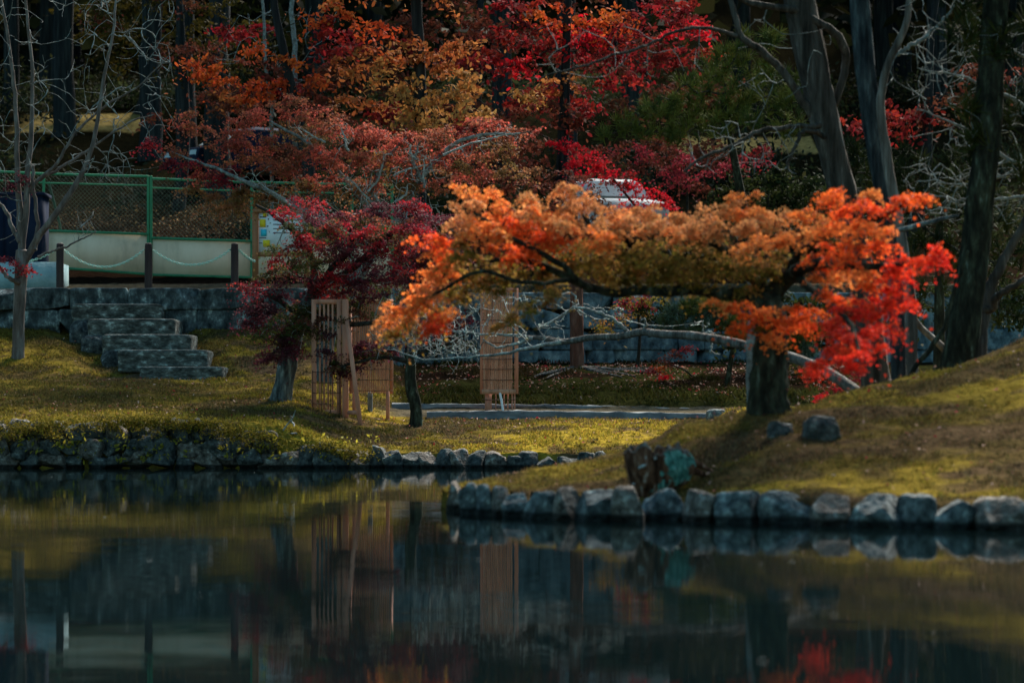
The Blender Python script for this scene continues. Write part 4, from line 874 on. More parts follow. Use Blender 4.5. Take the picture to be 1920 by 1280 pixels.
# --- brown red maple with pale dead twigs behind it
def brown_maple():
    r = np.random.default_rng(303); D = 50.5; base = on_ground(at(606, 600, D)[0], D)
    t = thing("maple_tree", base, "wide brownish red maple with white dead twigs rising behind the crimson maple", "tree")
    pads = [(285, 268, 22, 8, 'crimson'), (310, 285, 34, 10, 'brown'), (345, 300, 40, 12, 'crimson', -.2), (380, 318, 44, 14, 'brown'), (350, 215, 24, 12, 'brown'), (370, 240, 34, 16, 'brown', .3), (420, 270, 44, 16, 'brown', .2), (430, 330, 50, 16, 'crimson'), (470, 305, 50, 18, 'brown', .3), (450, 240, 44, 20, 'brown', .4), (500, 215, 50, 18, 'brown', .4), (545, 195, 50, 18, 'brown', .5), (600, 215, 56, 20, 'brown', .3), (640, 240, 56, 18, 'brown'), (560, 250, 60, 24, 'brownolive', .6), (500, 270, 56, 20, 'brown', .2), (590, 285, 60, 22, 'brown'), (640, 300, 60, 20, 'brown', -.1), (530, 315, 56, 18, 'brown', -.1),
            (690, 250, 56, 20, 'brown'), (740, 265, 56, 20, 'brown', .2), (790, 260, 56, 18, 'brown', .1), (840, 250, 50, 16, 'brown', .2), (890, 235, 46, 14, 'brown', .3), (940, 240, 44, 14, 'brown', .4), (980, 250, 34, 12, 'brown', .4), (700, 300, 56, 20, 'brown', -.2), (760, 310, 56, 18, 'brown', .1), (820, 300, 50, 20, 'brown', .2), (880, 285, 50, 20, 'brown', .4), (930, 280, 46, 20, 'brownolive', .5), (860, 320, 46, 18, 'brownolive', .3), (900, 330, 50, 18, 'brown', .5), (960, 320, 50, 20, 'brownolive', .6),
            (420, 370, 50, 18, 'brownolive'), (360, 350, 36, 10, 'brownolive', .1), (480, 360, 56, 20, 'brownolive', -.1), (540, 350, 50, 18, 'brownolive', .1), (440, 392, 40, 14, 'brownolive'), (400, 395, 40, 12, 'brownolive', .2), (600, 340, 50, 18, 'brown', .2), (650, 350, 50, 18, 'brownolive', .1), (700, 345, 50, 18, 'brown', .1), (750, 350, 46, 18, 'brownolive'), (800, 350, 40, 16, 'brown')]
    fol, targets = pads_to_leaves(pads, D, r, .034, STAR, 1.15, .17, 1.1, .3, .6)
    foliage("brown_red_foliage", [fol['brown']], STAR, M['leaf'], t, r)
    foliage("olive_brown_foliage", [fol['brownolive']], STAR, M['leaf'], t, r, "olive brown leaves under the crown")
    foliage("crimson_foliage", [fol['crimson']], STAR, M['leaf'], t, r, "crimson leaf tips at the left")
    b = base; tr0 = np.array([b - [0, 0, .2], b + [.05, 0, .7], b + [.18, 0, 1.2], at(700, 470, D)]); tr = (smooth_path(tr0, 26), np.linspace(.17, .10, 26))
    limbs = [trunk_px(p, 24, r=r, wob=.014) for p in (
        [(700, 470, 9, D), (640, 420, 7, D), (560, 385, 6, D - .2), (480, 345, 4.5, D - .3), (400, 310, 3, D - .2), (320, 285, 1.5, D)],
        [(700, 470, 9, D), (700, 400, 7, D), (650, 340, 5, D + .2), (580, 270, 3.5, D + .3), (500, 225, 2, D + .4)],
        [(705, 460, 9, D), (760, 400, 7, D), (790, 340, 5.5, D), (830, 285, 4.5, D + .1), (880, 258, 3.5, D + .1), (975, 250, 1.8, D + .1)],
        [(720, 420, 6, D), (700, 350, 5, D), (720, 300, 3.5, D), (760, 260, 2, D)],
        [(790, 340, 4, D), (770, 300, 3, D - .1), (790, 265, 1.6, D - .1)])]
    tw = grow([tr] + limbs, targets[r.permutation(len(targets))[:420]], r, .0035, .12, 3.5, .40, .12)
    wood(t, tr, 14, .14, 'bark_grey', 6, limbs, 'lichen_dim', 7, .1, tw, 'twig_dark')
    # pale dead sprays standing out of the leaves
    T = []; roots = []
    for (x0, y0, x1, y1, n, sp) in ((545, 385, 480, 335, 36, 22), (700, 380, 650, 330, 26, 18), (690, 360, 720, 290, 26, 18), (795, 350, 800, 290, 22, 22), (830, 290, 950, 252, 34, 14), (780, 300, 770, 275, 14, 14), (740, 330, 800, 310, 16, 14), (610, 270, 560, 240, 12, 14), (790, 400, 830, 420, 22, 18), (740, 380, 765, 345, 24, 20), (655, 285, 640, 240, 10, 12), (640, 440, 600, 385, 26, 20), (590, 430, 540, 400, 22, 16), (700, 450, 690, 400, 22, 20), (780, 440, 810, 390, 24, 20), (680, 500, 650, 470, 16, 16), (740, 420, 750, 370, 20, 18)):
        roots.append(trunk_px([(x0, y0, 2.6, D - .5), ((x0 + x1) / 2 + r.normal(0, 6), (y0 + y1) / 2, 1.9, D - .5), (x1, y1, 1.1, D - .5)], 12, r=r, wob=.01))
        n = int(n * 2.2); u = r.uniform(.1, 1.15, n); T.append(np.stack([at(x0 + (x1 - x0) * q + r.normal(0, sp), y0 + (y1 - y0) * q + r.normal(0, sp * .7), D - .5 + r.normal(0, .25)) for q in u]))
    tw = grow(roots, np.vstack(T), r, .0034, .14, 1.2, .34, .08)
    wood(t, None, 5, 0, None, 2, roots, "lichen", 5, .1, tw, "lichen", branch="dead_branch")
brown_maple()

# --- small crooked tree with flat twiggy crown
def small_tree():
    r = np.random.default_rng(404); base = ground_hit(778, 799); D = base[1]
    t = thing("crooked_tree", base, "small crooked dark tree with a flat twiggy crown on the sunlit moss", "tree")
    tr = trunk_px([(778, 806, 15, D), (780, 790, 12, D), (781, 765, 11, D), (772, 735, 11, D), (769, 705, 10, D), (770, 680, 9, D), (764, 662, 7, D)], 26)
    limbs = [trunk_px(p, 16, r=r, wob=.008) for p in ([(768, 678, 6, D), (730, 668, 4, D - .1), (690, 672, 3, D - .2), (630, 690, 1.6, D - .2)], [(766, 668, 6, D), (800, 655, 4, D), (850, 640, 2.5, D + .1), (890, 620, 1.4, D + .1)], [(766, 665, 5, D), (760, 640, 3.5, D + .2), (740, 620, 1.6, D + .2)])]
    pads = [(640, 672, 34, 14, 'dkgreen'), (675, 660, 36, 14, 'dkgreen', .1), (700, 645, 30, 12, 'plum', .2), (655, 688, 30, 10, 'plum', -.1), (710, 665, 30, 10, 'dkgreen', -.1), (650, 700, 22, 6, 'plum', -.2), (735, 650, 26, 10, 'plum'), (625, 680, 18, 10, 'plum')]
    pads += [(660, 665, 40, 18, 'plum', .1), (690, 655, 40, 16, 'plum'), (640, 690, 30, 12, 'dkgreen', -.2), (720, 655, 30, 12, 'plum', .1)]
    fol, targets = pads_to_leaves(pads, D, r, .030, STAR, 1.3, .12, 1.1, .3, .6)
    foliage("plum_foliage", [fol['plum']], STAR, M['leaf'], t, r); foliage("green_foliage", [fol['dkgreen']], STAR, M['leaf'], t, r, "dark green leaves on the left of the crown")
    T = np.stack([at(x_, y_, D + d_) for x_, y_, d_ in zip(r.uniform(690, 900, 420), r.normal(643, 21, 420), r.normal(0, .45, 420))])
    wood(t, tr, 16, .16, 'bark_dark', 7, limbs, 'twig_dark', 7, .1, grow([tr] + limbs, np.vstack([T, targets[::3]]), r, .0035, .16, 1.6, .36, .08), 'lichen_dim')
small_tree()

# --- leaning trunk with the long pale limb
def leaning_tree():
    r = np.random.default_rng(505); t0 = on_ground(at(1612, 735, 32)[0], 32.0)
    t = thing("leaning_tree", t0, "long bare pale limb leaning left from behind the mound, tangled with lichen covered twigs", "tree")
    main = trunk_px([(1615, 742, 12, 32), (1590, 722, 10.5, 32.2), (1540, 690, 10, 32.6), (1480, 668, 9.5, 33), (1420, 654, 9, 33.5), (1360, 638, 8.5, 34), (1290, 628, 8, 34.5), (1240, 627, 7.5, 35), (1205, 621, 7, 35.4), (1165, 631, 6.5, 35.8), (1110, 632, 6, 36.2), (1055, 642, 5.5, 36.6), (1025, 634, 4.5, 36.8), (990, 632, 3.5, 37)], 70)
    limbs = [trunk_px(p, 22, r=r, wob=.012) for p in (
        [(1050, 642, 4.5, 36.6), (1005, 648, 3.5, 36.6), (950, 658, 3, 36.6), (905, 667, 2.4, 36.6), (850, 668, 2, 36.7), (780, 664, 1.6, 36.8), (725, 655, 1, 36.9)],
        [(1000, 636, 3.5, 36.9), (960, 645, 2.8, 37), (925, 650, 2.2, 37), (905, 635, 1.6, 37)],
        [(990, 632, 3.2, 37), (950, 622, 2.6, 37), (900, 628, 2.2, 37), (840, 620, 1.6, 37), (790, 612, 1.2, 37)],
        [(1178, 626, 4, 35.7), (1165, 600, 3.5, 35.7), (1140, 585, 3, 35.6), (1110, 576, 2.5, 35.6), (1075, 575, 1.8, 35.6)],
        [(1205, 620, 2.4, 35.4), (1212, 608, 2, 35.3), (1202, 598, 1.3, 35.3)],
        [(1010, 615, 2.5, 37), (1045, 605, 2.6, 36.9), (1070, 585, 2.6, 36.8), (1090, 565, 2.2, 36.7), (1080, 550, 1.8, 36.7), (1030, 560, 1.6, 36.8), (990, 565, 1.2, 36.8)],
        [(1330, 630, 2.2, 34.3), (1335, 650, 1.8, 34.2), (1333, 656, 1.6, 34.2), (1348, 664, 1.2, 34.2)],
        [(1338, 632, 1.8, 34.3), (1330, 618, 1.4, 34.3), (1318, 606, 1, 34.3)])]
    T = []
    for (x0, x1, y0, y1, n) in ((770, 905, 565, 668, 190), (905, 1010, 575, 650, 44), (905, 1100, 545, 590, 60), (1000, 1060, 600, 650, 30), (1060, 1180, 570, 600, 22), (1290, 1330, 596, 612, 8)):
        T.append(np.stack([at(a_, b_, 36.8 + d_) for a_, b_, d_ in zip(r.uniform(x0, x1, n), r.uniform(y0, y1, n), r.normal(0, .35, n))]))
    tw = grow([main] + limbs, np.vstack(T), r, .0034, .11, 1.1, .36, .09)
    wood(t, main, 14, .12, 'bark_pale', 9, limbs, 'lichen', 7, .12, tw, 'lichen')
    # crusts of lichen sitting on the twigs
    C = np.vstack([P[1::2] for P, R, _ in tw]); C = C[r.random(len(C)) < .35]; C = np.repeat(C, 3, 0) + r.normal(0, .008, (len(C) * 3, 3))
    V, Fc = leaves(C, r.normal(size=C.shape), r.uniform(.006, .015, len(C)), QUAD, r); fl = fast_mesh("lichen", V, Fc, M['moss'], t, col=np.repeat(np.array([.36, .46, .42]) * r.uniform(.6, 1.2, (len(C), 1)), 4, 0)); fl['kind'] = 'stuff'
leaning_tree()

# --- bare multi stemmed tree on the left
def bare_tree():
    r = np.random.default_rng(606); base = ground_hit(34, 672); D = base[1]
    t = thing("bare_tree", base, "bare multi stemmed tree with pale bark on the moss slope at the left edge", "tree")
    tr = trunk_px([(33, 682, 13, D), (34, 660, 11.5, D), (35, 600, 11, D), (38, 540, 11.5, D), (40, 500, 12.5, D), (42, 470, 12, D)], 24)
    L = [trunk_px(p, 30, r=r, wob=.01) for p in (
        [(40, 475, 9, D), (38, 420, 9, D), (34, 350, 7, D), (30, 270, 6, D), (24, 180, 5, D), (12, 80, 4, D), (0, 0, 3.5, D), (-8, -60, 2, D)],
        [(42, 470, 9, D), (48, 400, 8, D), (52, 330, 7, D), (58, 240, 5.5, D + .1), (60, 150, 4.5, D + .1), (52, 60, 3.5, D + .1), (48, -10, 3, D + .1), (48, -60, 2, D)],
        [(48, 490, 9, D), (70, 450, 8.5, D - .1), (105, 405, 8, D - .2), (135, 365, 7, D - .2), (160, 320, 6, D - .2), (180, 260, 5, D - .2), (190, 190, 4.5, D - .2), (200, 110, 4, D - .2), (212, 30, 3, D - .2), (218, -50, 2, D)],
        [(66, 470, 6, D - .1), (70, 420, 5, D), (66, 360, 4.5, D), (62, 310, 4, D)],
        [(52, 360, 5, D), (80, 330, 4.5, D), (108, 306, 4, D - .1), (130, 260, 3.5, D - .1), (165, 225, 3, D - .1), (205, 195, 2.6, D - .1), (260, 165, 2, D - .1), (300, 120, 1.5, D - .1), (322, 100, 1, D - .1)],
        [(56, 345, 4, D), (100, 320, 3.6, D + .1), (150, 290, 3.2, D + .2), (200, 255, 2.8, D + .2), (250, 225, 2.2, D + .2), (290, 215, 1.4, D + .2)],
        [(38, 455, 6, D), (20, 420, 5, D + .1), (5, 390, 4, D + .2), (-20, 350, 3, D + .2)],
        [(70, 480, 3.5, D - .2), (105, 470, 2.6, D - .3), (150, 450, 2, D - .4), (180, 435, 1.2, D - .4)],
        [(36, 530, 6, D - .1), (20, 520, 5, D - .2), (0, 505, 4, D - .2), (-20, 500, 3, D - .2)])]
    L = [(P_, R_ * .78) for P_, R_ in L]
    T = []
    for (x0, x1, y0, y1, n) in ((-30, 330, -30, 330, 330), (150, 330, 60, 260, 90), (150, 260, 280, 350, 50), (-30, 60, 300, 480, 26), (140, 185, 385, 450, 16)):
        T.append(np.stack([at(a_, b_, D + d_) for a_, b_, d_ in zip(r.uniform(x0, x1, n), r.uniform(y0, y1, n), r.normal(0, .7, n))]))
    tw = grow([tr] + L, np.vstack(T), r, .0042, .13, 2.2, .42, .12)
    wood(t, tr, 14, .08, 'bark_bare', 2, L, 'bark_bare', 9, .08, tw, 'lichen_dim', branch='stem')
    fol, _ = pads_to_leaves([(25, 498, 30, 10, 'crimson', -.3), (50, 505, 18, 10, 'crimson', -.3), (5, 490, 20, 10, 'plum', -.3), (10, 348, 20, 8, 'plum', -.2), (50, 335, 10, 6, 'plum', -.2)], D, r, .034, STAR, .7, .14)
    foliage("crimson_foliage", [fol['crimson'], fol['plum']], STAR, M['leaf'], t, r, "last few crimson leaves")
bare_tree()

def needles(t, pads, D, r, key='pine', tuft=.16, dens=1.):
    V, K, T = [], [], []
    for p in pads:
        px, py, rx, ry = p[:4]; kk = p[4] if len(p) > 4 else key; s = D / F; c = at(px, py, D); R = np.array([rx * s, rx * s * .8, ry * s]); ns = max(4, int(dens * R[0] * R[2] * math.pi / (tuft * tuft * .32)))
        q = r.normal(size=(ns, 3)); q /= np.linalg.norm(q, axis=1)[:, None]; q *= r.uniform(.2, 1, (ns, 1)) ** .5; cc = c + q * R; T.append(cc)
        for k in range(ns):
            n = 34; ax = np.array([q[k][0] * .6, q[k][1] * .6 - .2, .8]) + r.normal(0, .25, 3); ax /= np.linalg.norm(ax); d = r.normal(size=(n, 3)) * .62 + ax * .9; d /= np.linalg.norm(d, axis=1)[:, None]
            L_ = tuft * r.uniform(.7, 1.15, (n, 1)); w_ = np.cross(d, r.normal(size=(n, 3))); w_ /= np.linalg.norm(w_, axis=1)[:, None]; w_ = w_ * .0052 * tuft / .16
            o_ = cc[k] - ax * r.uniform(0, tuft * .7, (n, 1)); V.append(np.stack([o_ - w_, o_ + w_, o_ + d * L_ + w_ * .3, o_ + d * L_ - w_ * .3], 1).reshape(-1, 3))
            K.append(np.repeat(np.array(PAL[kk][r.integers(len(PAL[kk]))]) * r.uniform(.7, 1.35, (n, 1)), 4, 0))
    V = np.vstack(V); fast_mesh("needle_foliage", V, np.arange(len(V)).reshape(-1, 4), M['needle'], t, col=np.vstack(K))
    return T
# --- trunks on the right behind the mound
def right_trees():
    r = np.random.default_rng(707)
    def tree(name, lab, pts, mat, limbs=(), n=16, rough=.12, twigs=None, lm=None, tm=None, seed=1, crown=None):
        p0 = pts[0]; b = on_ground(at(p0[0], p0[1], p0[3])[0], p0[3]); t = thing(name, b, lab, "tree")
        tr = trunk_px(pts, 60, r=r, wob=.004); tr[0][:2] = tr[0][:2] * 1; 
        P = np.vstack([b - [0, 0, .25], tr[0][1:]]); tr = (P, tr[1])
        L = [trunk_px(p, 30, r=r, wob=.012) for p in limbs]
        if crown is not None:  # needle crowns; their out-of-view pads are added to shade the mound
            Tc = np.vstack(needles(t, crown, p0[3], r, 'juniper', .26, .33)); twigs = Tc[r.permutation(len(Tc))[:200]]
        tw = grow([tr] + L, twigs, r, .0030, .09, 6 if crown is not None else 2.4, .40, .12) if twigs is not None else []
        wood(t, tr, n, rough, mat, seed, L, lm or mat, 9, .12, tw, tm or 'lichen_dim')
        return t
    rt = lambda x0, x1, y0, y1, n, D, sd: np.stack([at(a_, b_, D + d_) for a_, b_, d_ in zip(r.uniform(x0, x1, n), r.uniform(y0, y1, n), r.normal(0, sd, n))])
    tree("tree", "big leaning tree with pale peeling bark behind the orange maple's red end", [(1648, 745, 30, 31), (1640, 690, 26, 31), (1628, 600, 24, 31), (1605, 480, 23, 31), (1585, 400, 24, 31), (1568, 330, 24, 31), (1550, 255, 26, 31), (1535, 200, 28, 31), (1522, 130, 29, 31), (1508, 60, 30, 31), (1496, 0, 30, 31), (1480, -120, 28, 31), (1470, -300, 24, 31)], 'bark_flaky',
         [[(1536, 235, 10, 31), (1505, 200, 8, 30.9), (1470, 150, 7.5, 30.8), (1420, 100, 7, 30.7), (1385, 60, 6, 30.6), (1370, 0, 5, 30.6), (1362, -60, 4, 30.6)],
          [(1548, 232, 6, 30.9), (1510, 234, 5, 30.7), (1460, 240, 4.5, 30.5), (1420, 246, 4, 30.4), (1395, 262, 4, 30.4), (1360, 275, 3.5, 30.3), (1320, 300, 3, 30.2), (1282, 322, 2, 30.2)],
          [(1545, 255, 5, 30.8), (1510, 255, 4, 30.6), (1495, 275, 3.5, 30.5), (1480, 300, 3, 30.5), (1478, 318, 2.5, 30.5)],
          [(1556, 215, 7, 31.1), (1575, 160, 8, 31.1), (1588, 110, 8, 31.1), (1580, 70, 8, 31.0), (1540, 38, 8, 30.9), (1480, 15, 7, 30.8), (1410, 2, 6, 30.7), (1370, -10, 5, 30.6)],
          [(1380, 70, 4, 30.6), (1330, 50, 3.5, 30.5), (1280, 55, 3, 30.4), (1220, 75, 2.6, 30.3), (1150, 95, 2.4, 30.3), (1080, 125, 2, 30.3), (1010, 150, 1.4, 30.3)]],
         18, .16, np.vstack([rt(1290, 1500, 225, 330, 90, 30.4, .3), rt(1380, 1560, 20, 220, 40, 30.8, .4), rt(1000, 1320, 40, 150, 44, 30.4, .3)]), 'bark_flaky', 'lichen_dim')
    tree("tree", "straight dark blue grey trunk right of the pale leaning tree", [(1686, 745, 14.8, 30), (1685, 700, 13.9, 30), (1684, 620, 13.9, 30), (1672, 480, 14.8, 30), (1655, 360, 16.4, 30), (1640, 260, 18.0, 30), (1628, 150, 18.9, 30), (1620, 60, 18.9, 30), (1614, -20, 18.9, 30), (1605, -300, 16.4, 30), (1600, -600, 11.5, 30)], 'bark_blue', n=20, rough=.16, crown=[(1620, -170, 170, 60), (1540, -280, 160, 80), (1720, -300, 160, 80), (1600, -430, 180, 90), (1700, -520, 160, 90), (1560, -600, 140, 90)])
    tree("tree", "slim brown trunk with a bent pale top between the dark trunks on the right", [(1714, 740, 12, 29.6), (1713, 690, 11, 29.6), (1712, 600, 11, 29.6), (1700, 480, 10, 29.6), (1682, 390, 10, 29.6), (1664, 300, 10, 29.6), (1652, 220, 8.5, 29.6), (1650, 180, 8, 29.6), (1660, 130, 8, 29.6), (1680, 85, 7, 29.6), (1700, 40, 6, 29.6), (1706, -20, 5, 29.6), (1700, -120, 4, 29.6)], 'bark_pale',
         [[(1668, 105, 5, 29.6), (1720, 70, 4, 29.6), (1760, 40, 3, 29.6), (1790, 10, 2, 29.6)]], 12, .12, rt(1660, 1800, -20, 200, 40, 29.6, .4), 'lichen_dim')
    tree("tree", "thick furrowed dark trunk leaning right on the mound crest near the right edge", [(1796, 705, 37, 29.2), (1800, 680, 33, 29.2), (1808, 620, 30, 29.2), (1818, 550, 28, 29.2), (1828, 480, 27, 29.2), (1838, 400, 26, 29.2), (1850, 300, 25, 29.2), (1862, 150, 24, 29.2), (1872, 0, 23, 29.2), (1890, -250, 20, 29.2), (1900, -600, 12, 29.2)], 'bark_dark', n=24, rough=.2, crown=[(1850, 90, 60, 40), (1790, 30, 60, 36), (1900, 190, 60, 40), (1930, 60, 70, 50), (1860, 270, 50, 34), (1930, 310, 50, 40), (1820, 180, 40, 26), (1860, -80, 150, 60), (1760, -170, 140, 60), (2020, -60, 140, 80), (2120, 60, 140, 90), (1900, -260, 190, 90), (2080, -240, 160, 90), (1960, -420, 180, 90), (1840, -520, 160, 90), (2050, 200, 100, 70)])
    tree("tree", "forked brown trunk with two arms reaching up right, beside the furrowed dark trunk", [(1838, 660, 14, 30), (1842, 620, 12, 30), (1850, 570, 11, 30), (1862, 530, 10, 30), (1885, 480, 9, 30), (1915, 425, 8, 30), (1960, 350, 7, 30)], 'bark_flaky',
         [[(1848, 580, 8, 30), (1870, 560, 7, 29.8), (1900, 535, 6, 29.7), (1940, 505, 5, 29.6)]], 12, .12, None, 'bark_flaky')
    tree("tree", "thin crooked dark stem snaking up left of the furrowed trunk", [(1700, 715, 5, 28.6), (1725, 675, 5, 28.6), (1755, 645, 5, 28.6), (1775, 610, 4.5, 28.6), (1785, 560, 4, 28.6), (1800, 520, 3.5, 28.6), (1815, 470, 3, 28.6)], 'bark_dark', n=8)
    # bare lichened tree beyond the right edge reaching into the picture
    tree("bare_tree", "bare tree with teal lichen covered branches reaching in from the right edge", [(2080, 640, 14, 30.5), (2070, 500, 12, 30.5), (2050, 350, 11, 30.5), (2040, 200, 9, 30.5), (2030, 0, 7, 30.5)], 'bark_grey',
         [[(2045, 300, 6, 30.5), (1980, 240, 5, 30.2), (1920, 208, 4, 30), (1860, 180, 3, 29.9), (1790, 150, 2, 29.8), (1720, 128, 1.2, 29.8)], [(2055, 380, 6, 30.5), (1970, 335, 5, 30.2), (1900, 300, 4, 30), (1850, 270, 3, 29.9), (1790, 230, 2, 29.8), (1720, 205, 1.2, 29.8)], [(2060, 400, 6, 30.5), (1980, 380, 4.5, 30), (1920, 370, 3.5, 29.8), (1850, 388, 2.6, 29.7), (1790, 370, 1.8, 29.7), (1730, 365, 1, 29.7)], [(2060, 390, 5, 30.5), (1990, 340, 4, 30), (1920, 320, 3, 29.8), (1850, 350, 2.4, 29.7), (1790, 355, 1.6, 29.7), (1720, 340, 1, 29.7)], [(2040, 180, 5, 30.5), (1960, 120, 4, 30.2), (1890, 90, 3, 30), (1830, 40, 2, 30), (1790, -10, 1.2, 30)]],
         12, .12, np.vstack([rt(1700, 1930, 40, 330, 280, 30, .5), rt(1690, 1930, 300, 420, 190, 29.9, .4)]), 'lichen_dim', 'lichen_dim')
    # cut branch stub with a pale end and dry sticks
    m = MB(); P, R = trunk_px([(1685, 432, 4.5, 28.8), (1735, 421, 4.5, 28.8), (1770, 411, 4, 28.8), (1797, 405, 2.5, 28.8)], 14, r=r, wob=.004); m.tube(P, R, 9, .2, 3)
    tag(m.build("broken_branch", M['bark_grey'], origin=P[0], smooth=True), "broken branch with a pale lichen tip jutting out above the red maple tip", "branch")
    m = MB(); P, R = trunk_px([(1718, 590, 4.5, 32), (1740, 620, 6, 32), (1775, 655, 7, 32), (1790, 690, 7, 32)], 14, r=r, wob=.006); m.tube(P, R, 9, .15, 3)
    tag(m.build("fallen_branch", M['bark_pale'], origin=P[-1], smooth=True), "pale fallen branch propped behind the mound between the trunks", "branch")
    t2 = on_ground(at(1412, 770, 27.5)[0], 27.5); t = thing("tree", t2, "slim trunk crusted with teal lichen hiding behind the trunk of the orange maple", "tree")
    tr = trunk_px([(1416, 790, 17, 27.5), (1414, 760, 15, 27.5), (1412, 700, 13, 27.5), (1412, 650, 12, 27.5), (1414, 600, 11, 27.5), (1420, 560, 9, 27.5), (1440, 520, 6, 27.5)], 30)
    wood(t, tr, 16, .18, 'lichen_dim', 5, twigs=grow([tr], rt(1380, 1500, 500, 560, 12, 27.5, .2), r, .005, .14, 1.5))
right_trees()

# --- red brown trunk in front of the blue wall
b = ground_hit(1082, 692); D = b[1]
t = thing("tree", b, "straight red brown trunk in front of the blue grey block wall", "tree")
tr = trunk_px([(1082, 700, 15, D), (1082, 685, 13, D), (1081, 640, 12, D), (1081, 580, 12, D), (1080, 520, 12, D), (1077, 440, 10, D), (1074, 380, 7, D), (1070, 320, 4, D)], 40)
rb_ = np.random.default_rng(13); fol, T = pads_to_leaves([(1020, 400, 60, 24, 'bgbrown'), (1090, 380, 60, 24, 'bgbrown'), (1140, 410, 50, 22, 'bgbrown'), (1060, 340, 50, 22, 'bgbrown'), (1000, 360, 50, 22, 'bgbrown'), (970, 400, 40, 20, 'bgbrown'), (1080, 430, 70, 20, 'bgbrown')], D, rb_, .05, DIA, .6, .24)
foliage("crown", [fol['bgbrown']], DIA, M['bgleaf'], t, rb_)
wood(t, tr, 14, .14, 'bark_red', 3, twigs=grow([tr], T[::3], rb_, .005, .12, 4), wmat='twig_dark')
rr = np.random.default_rng(12)
for k in range(9):
    a = rr.uniform(-1.3, 1.3) + (math.pi if k % 2 else 0); P = [b + [math.cos(a) * q, -abs(math.sin(a)) * q * .9 + rr.normal(0, .03), 0] for q in np.linspace(.05, rr.uniform(.8, 2.0), 10)]
    P = np.array([on_ground(p_[0], p_[1], .015 + .01 * math.sin(q)) for q, p_ in enumerate(P)]); MB().tube(P, np.linspace(.05, .014, 10), 6, .2, k).build("root", M['bark_pale'], t, smooth=True)

# --- shrubs and leafy branches of the middle distance
def shrub(name, lab, pads, D, size, tmpl, dens, sub, cat="shrub", seed=1, base=None, stem='twig_dark', ntw=120, up=.6, mat='bgleaf', trunk_r=.04, drop=.3, depth=1.):
    r = np.random.default_rng(seed); fol, T = pads_to_leaves(pads, D, r, size, tmpl, dens, sub, depth, drop, up)
    c = T.mean(0); b = on_ground(c[0], D + .3) if base is None else base
    t = thing(name, b, lab, cat)
    k0 = list(fol); foliage("foliage", [fol[k] for k in k0], tmpl, M[mat], t, r)
    tr = (smooth_path([b - [0, 0, .1], b * .5 + c * .5 + [.05, 0, 0], c], 14), np.linspace(trunk_r, trunk_r * .5, 14))
    tubes("stem", [tr] + grow([tr], T[r.permutation(len(T))[:ntw]], r, .004, .14, 9, .40, .2), M[stem], t, 6)
    return t
shrub("maple_tree", "brilliant scarlet maple branch arching in front of the white car", [(1045, 268, 22, 7, 'scarlet'), (1075, 277, 22, 8, 'scarlet'), (1095, 292, 28, 11, 'scarlet'), (1085, 302, 22, 8, 'scarlet'), (1120, 305, 28, 10, 'scarlet'), (1140, 318, 34, 11, 'scarlet'), (1090, 330, 20, 8, 'scarlet'), (1165, 330, 34, 10, 'bgred'), (1190, 342, 30, 12, 'scarlet'), (1205, 358, 34, 13, 'scarlet'), (1225, 370, 30, 12, 'scarlet'), (1250, 385, 26, 9, 'scarlet'), (1180, 385, 26, 10, 'scarlet'), (1200, 398, 30, 8, 'scarlet'), (1160, 345, 30, 10, 'bgred')], 59.8, .045, STAR, .9, .18, "tree", 21, on_ground(at(1290, 500, 60.2)[0], 60.2))
shrub("red_sprig", "small drooping red leafed shrub in front of the right part of the blue wall", [(1290, 650, 12, 7, 'bgred'), (1270, 662, 13, 8, 'bgbrown'), (1255, 675, 14, 8, 'bgbrown'), (1240, 690, 16, 9, 'bgflame'), (1225, 698, 12, 7, 'bgred'), (1245, 705, 12, 6, 'scarlet')], 53.5, .03, STAR, .7, .12, "shrub", 22, on_ground(at(1310, 690, 54.2)[0], 54.2), ntw=30, trunk_r=.02)
shrub("red_shrub", "dark red low shrub at the foot of the pale leaning tree behind the mound", [(1600, 715, 26, 12, 'crimson'), (1570, 735, 26, 10, 'crimson'), (1620, 705, 20, 12, 'crimson'), (1545, 745, 20, 6, 'scarlet')], 33.5, .03, STAR, .9, .1, "shrub", 23, ntw=40, trunk_r=.02)
shrub("juniper_shrub", "dark green clipped juniper mound behind the orange maple on the right", [(1360, 370, 50, 22, 'juniper'), (1420, 345, 60, 30, 'juniper'), (1480, 340, 60, 34, 'juniper'), (1440, 380, 80, 26, 'juniper'), (1510, 365, 44, 30, 'juniper'), (1340, 395, 40, 20, 'juniper'), (1530, 390, 40, 20, 'juniper'), (1450, 410, 80, 20, 'juniper')], 61.0, .06, DIA, .9, .26, "shrub", 24, stem='twig_dark', up=.4)
shrub("red_shrub", "pinkish red shrub below the dry grass slope left of the juniper", [(1180, 290, 50, 18, 'pink'), (1230, 310, 50, 18, 'bgbrown'), (1290, 305, 60, 20, 'pink'), (1340, 318, 50, 18, 'pink'), (1400, 300, 50, 14, 'pink'), (1450, 285, 50, 9, 'bgred'), (1270, 335, 50, 18, 'pink'), (1310, 345, 50, 16, 'bgbrown'), (1240, 280, 44, 14, 'bgbrown'), (1180, 320, 40, 14, 'bgbrown')], 63.5, .05, DIA, .55, .26, "shrub", 25)
shrub("dark_shrub", "dark olive shrub with some pink leaves in front of the blue grey wall", [(1180, 580, 40, 14, 'olive'), (1210, 560, 40, 12, 'olive'), (1150, 600, 30, 12, 'olive'), (1130, 620, 20, 10, 'olive'), (1225, 580, 40, 14, 'juniper'), (1200, 566, 26, 7, 'pink'), (1175, 572, 14, 5, 'pink'), (1240, 600, 30, 14, 'juniper')], 56.5, .045, DIA, .8, .18, "shrub", 26)

